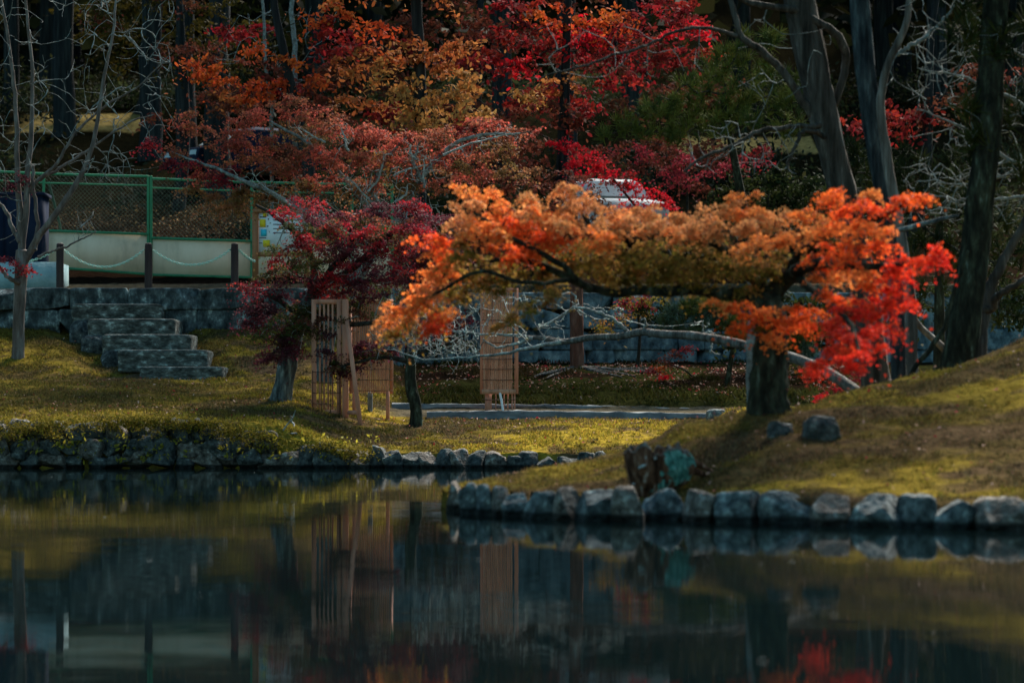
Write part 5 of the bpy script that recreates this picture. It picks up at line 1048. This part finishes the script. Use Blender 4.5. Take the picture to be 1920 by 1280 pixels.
def pine(name, lab, pads, D, seed, base, key='pine', tuft=.16, dens=1., ntw=160, tr_r=.12, trunk=None):
    r = np.random.default_rng(seed); t = thing(name, base, lab, "tree"); T = needles(t, pads, D, r, key, tuft, dens)
    T = np.vstack(T); tr = trunk if trunk is not None else (smooth_path([base - [0, 0, .2], base * .45 + T.mean(0) * .55, T.mean(0)], 20), np.linspace(tr_r, tr_r * .5, 20))
    wood(t, tr, 10, .15, 'bark_dark', 3, twigs=grow([tr], T[r.permutation(len(T))[:ntw]], r, .005, .12, 9, .42, .2), wmat='twig_dark')
pine("pine_tree", "olive green pine with bristling needle tufts left of the pale leaning tree", [(1150, 252, 36, 14), (1190, 240, 44, 18), (1170, 222, 30, 12), (1230, 215, 50, 20), (1240, 190, 44, 18), (1290, 195, 50, 24), (1310, 160, 44, 24), (1340, 125, 44, 26), (1290, 240, 50, 20), (1350, 200, 50, 26), (1390, 170, 50, 30), (1400, 220, 50, 24), (1370, 100, 44, 24), (1430, 130, 46, 26), (1450, 190, 46, 26), (1420, 70, 50, 24), (1340, 240, 44, 16), (1480, 230, 46, 24), (1500, 160, 44, 30), (1250, 255, 40, 12)], 58.5, 31, on_ground(at(1420, 400, 59.8)[0], 59.8), tuft=.24, dens=.75)
pine("pine_tree", "small grey teal pine on the bank beside the trunk of the orange maple", [(1270, 585, 30, 14, 'pineteal'), (1300, 575, 34, 16, 'pine'), (1330, 595, 34, 14, 'pineteal'), (1290, 610, 34, 12, 'pineteal'), (1340, 570, 34, 14, 'pine'), (1370, 600, 30, 14, 'pine'), (1390, 630, 30, 14, 'pine'), (1250, 600, 16, 10, 'pineteal'), (1480, 640, 30, 20, 'pine'), (1510, 620, 34, 22, 'pine'), (1500, 655, 30, 14, 'pineteal')], 52.5, 32, on_ground(at(1360, 720, 53.2)[0], 53.2), tuft=.17, dens=1.7, tr_r=.06)
pine("pine_tree", "dark pine foliage between the trunks behind the red end of the maple", [(1590, 280, 40, 20), (1620, 310, 50, 24), (1660, 330, 50, 24), (1700, 300, 50, 26), (1740, 350, 60, 30), (1700, 380, 50, 24), (1780, 310, 50, 30), (1800, 380, 50, 30), (1760, 430, 50, 34), (1720, 470, 50, 30), (1790, 480, 44, 34), (1740, 530, 50, 24), (1880, 480, 44, 40), (1890, 580, 40, 40), (1860, 400, 50, 40), (1700, 560, 40, 14)], 36, 33, on_ground(at(1760, 700, 36)[0], 36.0), key='juniper', tuft=.16, dens=.55, tr_r=.09)

# --- autumn trees along the top
def bg_tree(lab, pads, D, seed, size, sub, dens, bx_, name="autumn_tree", hang=None, mat='bark_cedar'):
    b = on_ground(at(bx_, 300, D)[0], D + .4); r = np.random.default_rng(seed); fol, T = pads_to_leaves(pads, D, r, size, OVAL, dens, sub, 1.3, .25, .35)
    t = thing(name, b, lab, "tree")
    for k in fol: foliage({'bgred': 'red_foliage', 'bgorange': 'orange_foliage', 'bgtan': 'tan_foliage', 'bgflame': 'flame_foliage', 'bgbrown': 'brown_foliage', 'scarlet': 'scarlet_foliage', 'yellowgreen': 'yellow_foliage', 'crimson': 'crimson_foliage'}[k], [fol[k]], OVAL, M['bgleaf'], t, r)
    c = T.mean(0); tr = (smooth_path([b - [0, 0, .3], b * .5 + c * .5 + [.2, 0, 0], c + [0, 0, 1.5], c + [.3, 0, 3.5]], 30), np.linspace(.17, .05, 30))
    wood(t, tr, 12, .14, 'bark_cedar', 2, twigs=grow([tr], T[r.permutation(len(T))[:260]], r, .0055, .12, 9, .40, .25), wmat='twig_dark')
bg_tree("orange and tan leaved tree in the upper middle, left of the crimson one", [(690, 190, 50, 26, 'bgorange'), (730, 150, 50, 30, 'bgtan'), (780, 180, 56, 34, 'bgtan'), (830, 190, 50, 30, 'bgtan'), (860, 150, 44, 26, 'bgtan'), (700, 110, 50, 30, 'bgorange'), (760, 100, 50, 30, 'bgorange'), (820, 110, 50, 30, 'bgorange'), (650, 80, 44, 26, 'bgred'), (700, 60, 44, 26, 'bgflame'), (860, 80, 40, 24, 'bgorange'), (640, 130, 40, 20, 'bgorange'), (760, 225, 44, 20, 'bgtan'), (800, 235, 40, 16, 'bgtan'), (880, 215, 44, 22, 'bgtan'), (720, 290, 50, 14, 'bgtan'), (770, 300, 44, 12, 'bgtan'), (850, 240, 50, 20, 'bgred')] + [(x_, y_, 95, 50, k_) for x_, y_, k_ in ((640, -40, 'bgorange'), (740, -60, 'bgtan'), (840, -50, 'bgorange'), (600, -140, 'bgorange'), (700, -160, 'bgorange'), (800, -170, 'bgred'), (900, -150, 'bgred'), (620, -260, 'bgorange'), (740, -280, 'bgtan'), (850, -280, 'bgorange'), (680, -390, 'bgorange'), (790, -400, 'bgtan'), (890, -390, 'bgorange'), (760, -500, 'bgorange'), (860, -520, 'bgorange'), (820, -620, 'bgorange'))], 57.5, 51, .062, .27, .55, 780)  # pads above the view are added crown, placed to shade the left bank
bg_tree("sprays of orange leaves on slim stems at the upper left of centre", [(365, 118, 24, 8, 'bgflame'), (395, 125, 22, 8, 'bgflame'), (385, 142, 26, 8, 'bgflame'), (430, 155, 34, 12, 'bgflame'), (470, 160, 36, 14, 'bgflame'), (510, 160, 34, 14, 'bgflame'), (480, 185, 36, 12, 'bgflame'), (440, 180, 30, 10, 'bgorange'), (540, 155, 24, 10, 'bgflame'), (475, 95, 18, 8, 'bgflame'), (550, 110, 20, 10, 'bgflame'), (600, 150, 24, 12, 'bgflame'), (610, 100, 24, 14, 'bgred'), (590, 30, 30, 18, 'bgflame'), (620, 55, 34, 20, 'bgred'), (640, 20, 34, 20, 'bgflame'), (560, 200, 34, 16, 'bgbrown')], 61.5, 52, .058, .24, .6, 610)
bg_tree("crimson leaved tree filling the top centre", [(910, 115, 44, 22, 'bgred'), (950, 125, 50, 24, 'bgred'), (990, 120, 40, 22, 'scarlet'), (930, 80, 44, 24, 'bgred'), (990, 60, 56, 30, 'bgred'), (1050, 80, 56, 30, 'bgred'), (1100, 60, 56, 30, 'scarlet'), (1050, 25, 60, 26, 'bgflame'), (970, 15, 60, 24, 'bgred'), (890, 30, 50, 24, 'bgbrown'), (1110, 110, 50, 26, 'bgred'), (1160, 90, 56, 30, 'bgred'), (1150, 40, 60, 30, 'bgflame'), (1220, 50, 60, 34, 'bgred'), (1280, 60, 50, 34, 'scarlet'), (1310, 90, 30, 30, 'bgred'), (1250, 110, 50, 26, 'bgred'), (1200, 135, 44, 24, 'bgred'), (1280, 20, 50, 26, 'bgred'), (1000, 165, 44, 24, 'bgtan'), (1050, 160, 44, 26, 'bgorange'), (1090, 190, 34, 40, 'bgred'), (1040, 210, 40, 30, 'bgbrown'), (960, 210, 44, 24, 'bgbrown'), (980, 270, 60, 26, 'bgbrown'), (900, 170, 40, 24, 'bgorange'), (1150, 165, 36, 14, 'bgred'), (1090, 240, 30, 30, 'bgbrown'), (880, 270, 50, 26, 'bgbrown'), (1020, 320, 50, 26, 'bgbrown'), (950, 340, 50, 20, 'bgbrown'), (870, 330, 40, 22, 'bgbrown')], 61.0, 53, .066, .28, .5, 1010)
bg_tree("yellow green leaved tree deep in the wood above the bare tree", [(240, 30, 60, 34, 'yellowgreen'), (300, 60, 60, 34, 'yellowgreen'), (280, 10, 60, 30, 'yellowgreen'), (180, 60, 60, 34, 'yellowgreen'), (240, 110, 60, 26, 'yellowgreen'), (140, 20, 50, 30, 'yellowgreen'), (440, 30, 50, 34, 'yellowgreen'), (520, 60, 50, 30, 'yellowgreen'), (480, 110, 50, 24, 'yellowgreen')], 88, 54, .10, .5, .5, 250)
bg_tree("deep red tree far back between the right hand trunks", [(1640, 220, 50, 26, 'bgred'), (1690, 230, 56, 28, 'bgred'), (1740, 215, 50, 24, 'bgbrown'), (1600, 235, 36, 20, 'bgred'), (1780, 180, 50, 24, 'bgbrown'), (1840, 130, 60, 30, 'bgbrown')], 64, 55, .07, .3, .5, 1700)
_r = np.random.default_rng(500)
bg_tree("dusky rust red tree filling the gaps behind the orange and crimson trees", [(float(_r.uniform(420, 1340)), float(_r.uniform(-20, 330)), 62, 26, ('bgbrown', 'bgbrown', 'bgbrown', 'bgred')[int(_r.integers(4))], float(_r.uniform(-1, 1.5))) for _ in range(62)], 67.0, 56, .07, .3, .5, 860)
bg_tree("dim brown leaved tree in the wood between the bare tree and the orange sprays", [(float(_r.uniform(150, 480)), float(_r.uniform(-10, 150)), 50, 22, ('bgbrown', 'yellowgreen')[int(_r.integers(2))], float(_r.uniform(-1, 1))) for _ in range(16)] + [(330, 235, 40, 14, 'bgbrown'), (290, 215, 30, 10, 'bgbrown')], 71.0, 57, .06, .3, .35, 330)
shrub("dark_shrub", "dark brown leafed bush left of the central bamboo screen", [(770, 600, 44, 20, 'plum'), (820, 610, 44, 20, 'dkgreen'), (860, 600, 40, 20, 'plum'), (800, 640, 44, 14, 'dkgreen'), (850, 645, 40, 14, 'dkgreen'), (760, 645, 36, 14, 'dkgreen')], 57.0, .045, DIA, .8, .2, "shrub", 27)
shrub("evergreen_bush", "dark evergreen bush behind the trunk of the orange maple, hiding the wall", [(1350, 555, 50, 18, 'juniper'), (1410, 560, 56, 22, 'juniper'), (1470, 570, 56, 26, 'juniper'), (1530, 560, 50, 26, 'juniper'), (1380, 600, 50, 20, 'juniper'), (1450, 610, 56, 24, 'juniper'), (1520, 615, 56, 26, 'juniper'), (1480, 650, 50, 18, 'juniper'), (1580, 590, 50, 30, 'juniper'), (1560, 650, 46, 22, 'juniper'), (1400, 640, 40, 14, 'juniper')], 55.0, .06, DIA, 1., .24, "shrub", 28, up=.4)
shrub("evergreen_bush", "dark evergreen thicket bush between the trunks at the right edge", [(1740, 560, 50, 24, 'juniper'), (1790, 590, 40, 24, 'juniper'), (1880, 560, 50, 30, 'juniper'), (1910, 610, 50, 30, 'juniper'), (1660, 560, 46, 24, 'juniper'), (1700, 600, 30, 18, 'juniper'), (1860, 500, 50, 30, 'juniper'), (1920, 520, 40, 40, 'juniper')], 48.0, .06, DIA, .9, .24, "shrub", 29, up=.4)
def slim(lab, pts, seed, tw):
    r = np.random.default_rng(seed); p0 = pts[0]; b = on_ground(at(p0[0], p0[1], p0[3])[0], p0[3]); t = thing("slim_tree", b, lab, "tree"); tr = trunk_px(pts, 40, r=r, wob=.01); P = np.vstack([b - [0, 0, .1], tr[0]]); R = np.r_[tr[1][0], tr[1]]
    D = p0[3]; T = np.stack([at(r.uniform(*tw[:2]), r.uniform(*tw[2:4]), D + r.normal(0, .4)) for _ in range(tw[4])]); wood(t, (P, R), 9, .1, 'lichen_dim', 2, twigs=grow([(P, R)], T, r, .005, .14, 3, .4, .15))
slim("thin lichened bare stem standing left of the orange sprays", [(510, 240, 3.5, 67), (505, 180, 3.5, 67), (497, 120, 3, 67), (492, 60, 3, 67), (488, -40, 2.5, 67)], 61, (400, 540, 10, 200, 60))
slim("pale thin bare stem rising through the orange sprays, thicker than its neighbour", [(555, 240, 6, 68), (553, 160, 5.5, 68), (552, 90, 5, 68), (548, 20, 4.5, 68), (545, -60, 4, 68)], 62, (500, 640, 0, 180, 60))

# ------------------------------------------------------------------ dark wood behind
cedars = [(120, 20, 84, "dark cedar trunk above the navy cabinet, half hidden by the bare tree"), (20, 14, 90, "dark cedar trunk at the far left edge"), (349, 19, 76, "dark cedar trunk left of the pair above the beige fence boards"), (408, 23, 74, "thick dark cedar trunk right of the pair above the beige fence boards"), (283, 20, 80, "dark cedar stub like trunk left of the paired cedars"), (590, 18, 90, "dark cedar trunk behind the orange sprays"), (941, 19, 78, "dark blue cedar trunk seen in a gap below the crimson tree"), (1062, 18, 72, "dark cedar trunk just left of the scarlet branch"), (1180, 16, 86, "dark cedar trunk behind the pine on the right"), (700, 17, 94, "dark cedar trunk behind the orange and tan tree")]
for k, (px, hw, D, lab) in enumerate(cedars):
    x_ = (px - 960) * D / F; b = on_ground(x_, D); r = np.random.default_rng(900 + k); t = thing("cedar_tree", b, lab, "tree", "tall cedars in the dark wood")
    hgt = r.uniform(17, 22); P = np.array([b + [r.normal(0, .03), 0, -.4 + hgt * q] for q in np.linspace(0, 1, 30)]); R = hw * D / F * np.linspace(1.12, .25, 30); R[0] *= 1.25
    m = MB(); m.tube(P, R, 16, .10, k); m.build("trunk", M['bark_cedar'], t, smooth=True)
    n = 900; u = r.uniform(.45, 1.02, n); a = r.uniform(0, 2 * np.pi, n); ra = r.uniform(.2, 1, n) ** .5 * (1.05 - u) * 4.2; C = np.stack([b[0] + np.cos(a) * ra, b[1] + np.sin(a) * ra, b[2] + hgt * u - ra * .25], 1)
    V, Fc = leaves(C, r.normal(size=(n, 3)) + [0, 0, .8], r.uniform(.2, .42, n), QUAD, r); fast_mesh("crown", V, Fc, M['bgleaf'], t, col=np.repeat(np.array(PAL['forest'])[r.integers(4, size=n)], 4, 0))
r = np.random.default_rng(99); m = MB(); C = []
for k in range(150):
    y_ = r.uniform(88, 190); x_ = r.uniform(-.32, .32) * y_; b = on_ground(x_, y_); hgt = r.uniform(14, 22); P = np.array([b + [0, 0, -.4 + hgt * q] for q in np.linspace(0, 1, 8)]); m.tube(P, r.uniform(.2, .42) * np.linspace(1.1, .25, 8), 8, .1, k)
    n = 420; u = r.uniform(.12, 1.02, n) ** .9; a = r.uniform(0, 2 * np.pi, n); ra = r.uniform(.1, 1, n) ** .5 * (1.1 - u) * 4.6; C.append(np.stack([x_ + np.cos(a) * ra, y_ + np.sin(a) * ra, b[2] + hgt * u - ra * .25], 1))
wood = m.build("woodland", M['bark_cedar'], smooth=True); wood["kind"] = "stuff"
C = np.vstack(C); V, Fc = leaves(C, r.normal(size=C.shape) + [0, 0, .7], r.uniform(.3, .6, len(C)), QUAD, r); o = fast_mesh("woodland_crowns", V, Fc, M['bgleaf'], col=np.repeat(np.array(PAL['forest'])[r.integers(4, size=len(C))], 4, 0)); o["kind"] = "stuff"
# thickets under the trees
C = []; K = []
for k in range(240):
    y_ = r.uniform(63, 79) if k < 110 else r.uniform(86, 100); x_ = r.uniform(-.21, .21) * y_
    if y_ < 80 and -13.5 < x_ < -6.0 and r.random() < .75: continue
    if y_ < 70 and 1.2 < x_ < 3.6: continue
    b = on_ground(x_, y_); n = 260; s_ = r.uniform(.5, 1.1); C.append(b + np.abs(r.normal(size=(n, 3))) * r.choice([-1, 1], (n, 3)) * [s_, s_, 0] * .6 + np.stack([0 * np.arange(n), 0 * np.arange(n), np.abs(r.normal(0, s_ * .6, n))], 1)); K.append(np.repeat(np.array(PAL['forest'][r.integers(4)])[None] * r.uniform(.8, 2.2), n, 0) * r.uniform(.6, 1.5, (n, 1)))
C = np.vstack(C); V, Fc = leaves(C, r.normal(size=C.shape) + [0, -.3, .6], r.uniform(.05, .13, len(C)), DIA, r); o = fast_mesh("thicket", V, Fc, M['bgleaf'], col=np.repeat(np.vstack(K), 4, 0)); o["kind"] = "stuff"

# ------------------------------------------------------------------ cars half hidden on the slope
def car(px, D, lab, paint, rot):
    b = on_ground((px - 960) * D / F, D); t = thing("parked_car", b, lab, "car", "cars half hidden among the trees")
    cr, sr = math.cos(rot), math.sin(rot)
    def tf(V): V = np.asarray(V, float); return np.stack([b[0] + V[:, 0] * cr - V[:, 1] * sr, b[1] + V[:, 0] * sr + V[:, 1] * cr, b[2] + V[:, 2]], 1)
    def loft(prof, wid, name, mat, sh=0.):
        k = len(prof); V = []
        for xx, q in ((-1, .93), (-.85, 1.), (.85, 1.), (1, .93)):
            for (y_, z_) in prof: V.append((xx * wid / 2 * (1 - sh * max(0, z_ - .85)), y_ * (q * .04 + .96), .3 + (z_ - .3) * q))
        Fc = [[i_ * k + j_, i_ * k + (j_ + 1) % k, (i_ + 1) * k + (j_ + 1) % k, (i_ + 1) * k + j_] for i_ in range(3) for j_ in range(k)]
        m_ = MB(); m_.add(tf(V), Fc)
        for e_ in (0, 3):
            c_ = np.array(V[e_ * k:(e_ + 1) * k]).mean(0); m_.add(tf(V[e_ * k:(e_ + 1) * k] + [c_]), [[j_, (j_ + 1) % k, k, k] for j_ in range(0)] or np.zeros((0, 4), int)) if False else None
            for j_ in range(0, k - 2, 2):
                m_.add(tf([V[e_ * k], V[e_ * k + j_ + 1], V[e_ * k + j_ + 2], V[e_ * k + min(j_ + 3, k - 1)]]), [[0, 1, 2, 3]])
        return m_.build(name, mat, t, smooth=False)
    body = loft([(-2.05, .35), (-2.1, .6), (-2.0, .85), (-1.1, .98), (-.6, 1.0), (1.0, 1.0), (1.9, .95), (2.05, .7), (2.0, .35)], 1.72, "body", paint)
    cab = loft([(-1.05, .985), (-.45, 1.42), (-.1, 1.5), (.8, 1.5), (1.3, 1.40), (1.85, .99)], 1.62, "cabin", paint, .25)
    for (y0, z0, y1, z1) in ((-1.06, 1.03, -.5, 1.41), (1.80, 1.06, 1.36, 1.38)):
        d = -.012 if y0 < 0 else .012
        MB().add(tf([(-.66, y0 + d * 3, z0), (.66, y0 + d * 3, z0), (.56, y1 + d * 3, z1), (-.56, y1 + d * 3, z1)]), [[0, 1, 2, 3]]).build("windscreen", M['glass'], t)
    for sx in (-.8, .8):
        for y_ in (-1.3, 1.3):
            m_ = MB(); th = np.arange(17) * 2 * np.pi / 16; m_.tube(tf([(sx, y_ + math.cos(q) * .22, .31 + math.sin(q) * .22) for q in th]), .09, 8, cap=False); m_.build("wheel", M['tyre'], t, smooth=True)
    for sx in (-.62, .62):
        MB().add(tf([(sx - .16, -2.085, .62), (sx + .16, -2.085, .62), (sx + .16, -2.05, .78), (sx - .16, -2.05, .78)]), [[0, 1, 2, 3]]).build("headlight", M['glass'], t)
car(1138, 66, "white car parked on the slope, showing through a gap below the scarlet branch", M['car_white'], .25)
car(462, 76, "dark car with pale windows far back beside the paired cedar trunks on the left", M['navy'], -.9)

# ------------------------------------------------------------------ litter
r = np.random.default_rng(71); n = 4200
x_ = r.uniform(-2.2, 7.0, n); y_ = r.uniform(51.4, 58.2, n); k = vnoise(np.stack([x_ * 1.3, y_ * 1.3, 0 * x_], 1), 4) + .35 * (np.abs(y_ - 54.5) < 2) > r.uniform(.35, .95, n); x_, y_ = x_[k], y_[k]; n = len(x_)
C = np.stack([x_, y_, height(x_, y_) + .045], 1); pal = np.array([[.42, .25, .20], [.46, .30, .24], [.30, .09, .06], [.26, .02, .03], [.20, .10, .06], [.15, .08, .05]])
V, Fc = leaves(C, r.normal(size=(n, 3)) * .5 + [0, -.35, 1], r.uniform(.014, .038, n), OVAL, r); o = fast_mesh("fallen_leaves", V, Fc, M['bgleaf'], col=np.repeat(pal[r.integers(6, size=n)] * r.uniform(.6, 1.2, (n, 1)), 6, 0)); o["kind"] = "stuff"
n = 1500; x_ = r.uniform(-8.5, 4, n); y_ = r.uniform(42.4, 54.5, n); k = (y_ < 47.8) | (x_ < -2.4); x_, y_ = x_[k], y_[k]; x2 = r.uniform(-.2, 5, 420); y2 = r.uniform(20.8, 27.5, 420); x_ = np.r_[x_, x2]; y_ = np.r_[y_, y2]; z_ = height(x_, y_); k = z_ > .14; x_, y_, z_ = x_[k], y_[k], z_[k]; n = len(x_)
C = np.stack([x_, y_, z_ + .05], 1); V, Fc = leaves(C, r.normal(size=(n, 3)) * .4 + [0, -.3, 1], r.uniform(.012, .03, n) * np.where(y_ < 30, .8, 1), OVAL, r); o = fast_mesh("fallen_leaves", V, Fc, M['bgleaf'], col=np.repeat(pal[r.integers(6, size=n)] * r.uniform(.6, 1.3, (n, 1)), 6, 0)); o["kind"] = "stuff"
n = 5200; x_ = r.uniform(-11.5, -1.5, n); y_ = r.uniform(61, 72, n); C = np.stack([x_, y_, height(x_, y_) + .06], 1); V, Fc = leaves(C, r.normal(size=(n, 3)) * .5 + [0, -.4, 1], r.uniform(.02, .055, n), OVAL, r); pal2 = np.array([[.10, .06, .03], [.06, .04, .02], [.05, .035, .018], [.22, .14, .06], [.04, .03, .02]]); o = fast_mesh("fallen_leaves", V, Fc, M['bgleaf'], col=np.repeat(pal2[r.integers(5, size=n)] * r.uniform(.6, 1.4, (n, 1)), 6, 0)); o["kind"] = "stuff"
n = 30; C = np.stack([at(px, 0, 1)[0] * D_ * np.array([1, 0, 0]) + [0, D_, .004] for px, D_ in zip(r.uniform(60, 1840, n), 9.5 + 30 * r.uniform(0, 1, n) ** 1.5)]); V, Fc = leaves(C, r.normal(size=(n, 3)) * .05 + [0, 0, 1], r.uniform(.008, .02, n), OVAL, r); V[:, 2] = np.maximum(V[:, 2], .003); o = fast_mesh("floating_leaves", V, Fc, M['bgleaf'], col=np.repeat(np.array([[.4, .45, .45]]) * r.uniform(.4, 1.2, (n, 1)), 6, 0)); o["kind"] = "stuff"
# dead lichened twig lying on the moss
b = ground_hit(532, 806); D = b[1]; m = MB()
for pts in ([(531, 806), (540, 794), (549, 784), (554, 769)], [(545, 788), (552, 796), (551, 799)], [(549, 784), (544, 779)], [(556, 812), (545, 812)]):
    P = np.array([at(p_[0], p_[1], D - .1 * q) for q, p_ in enumerate(pts)]); m.tube(P, np.linspace(.014, .008, len(P)), 6)
tag(m.build("twig", M['lichen'], origin=b), "pale forked dead twig stuck in the moss left of the timber screen", "twig")

# ------------------------------------------------------------------ light and camera
AZ, EL = math.radians(24), math.radians(41)
wd = bpy.data.worlds.new("World"); sc.world = wd; wd.use_nodes = True; nt = wd.node_tree; bg = nt.nodes["Background"]
sky = nt.nodes.new("ShaderNodeTexSky"); sky.sky_type = 'NISHITA'; sky.sun_disc = False; sky.sun_elevation = EL; sky.sun_rotation = AZ; sky.air_density = 1.2; sky.dust_density = .6; sky.ozone_density = 2.0
tn = nt.nodes.new("ShaderNodeMix"); tn.data_type = 'RGBA'; tn.blend_type = 'MULTIPLY'; tn.inputs[0].default_value = 1; tn.inputs[7].default_value = (.72, 1.08, .98, 1)
nt.links.new(sky.outputs[0], tn.inputs[6]); nt.links.new(tn.outputs[2], bg.inputs[0]); bg.inputs[1].default_value = .06
sl = bpy.data.lights.new("sun", 'SUN'); sl.energy = 5; sl.angle = math.radians(18); sl.color = (1, .93, .82); so = bpy.data.objects.new("sun", sl); COL.objects.link(so)
so.rotation_euler = Vector((math.sin(AZ) * math.cos(EL), math.cos(AZ) * math.cos(EL), math.sin(EL))).to_track_quat('Z', 'Y').to_euler(); so.location = (10, 30, 30)
cd = bpy.data.cameras.new("camera"); cam = bpy.data.objects.new("camera", cd); COL.objects.link(cam); sc.camera = cam
cam.location = (0, 0, H); cam.rotation_euler = (math.pi / 2, 0, 0); cd.lens = 100; cd.sensor_width = 36; cd.shift_y = (HZ - 640) / 1920; cd.clip_start = .1; cd.clip_end = 1500
cd.dof.use_dof = True; cd.dof.focus_distance = 47; cd.dof.aperture_fstop = 2.0
vs = sc.view_settings; vs.view_transform = 'Standard'; vs.look = 'None'; vs.gamma = 1; vs.exposure = 1.45; vs.use_curve_mapping = False
sc.cycles.max_bounces = 6; sc.cycles.transparent_max_bounces = 4; sc.cycles.use_denoising = True
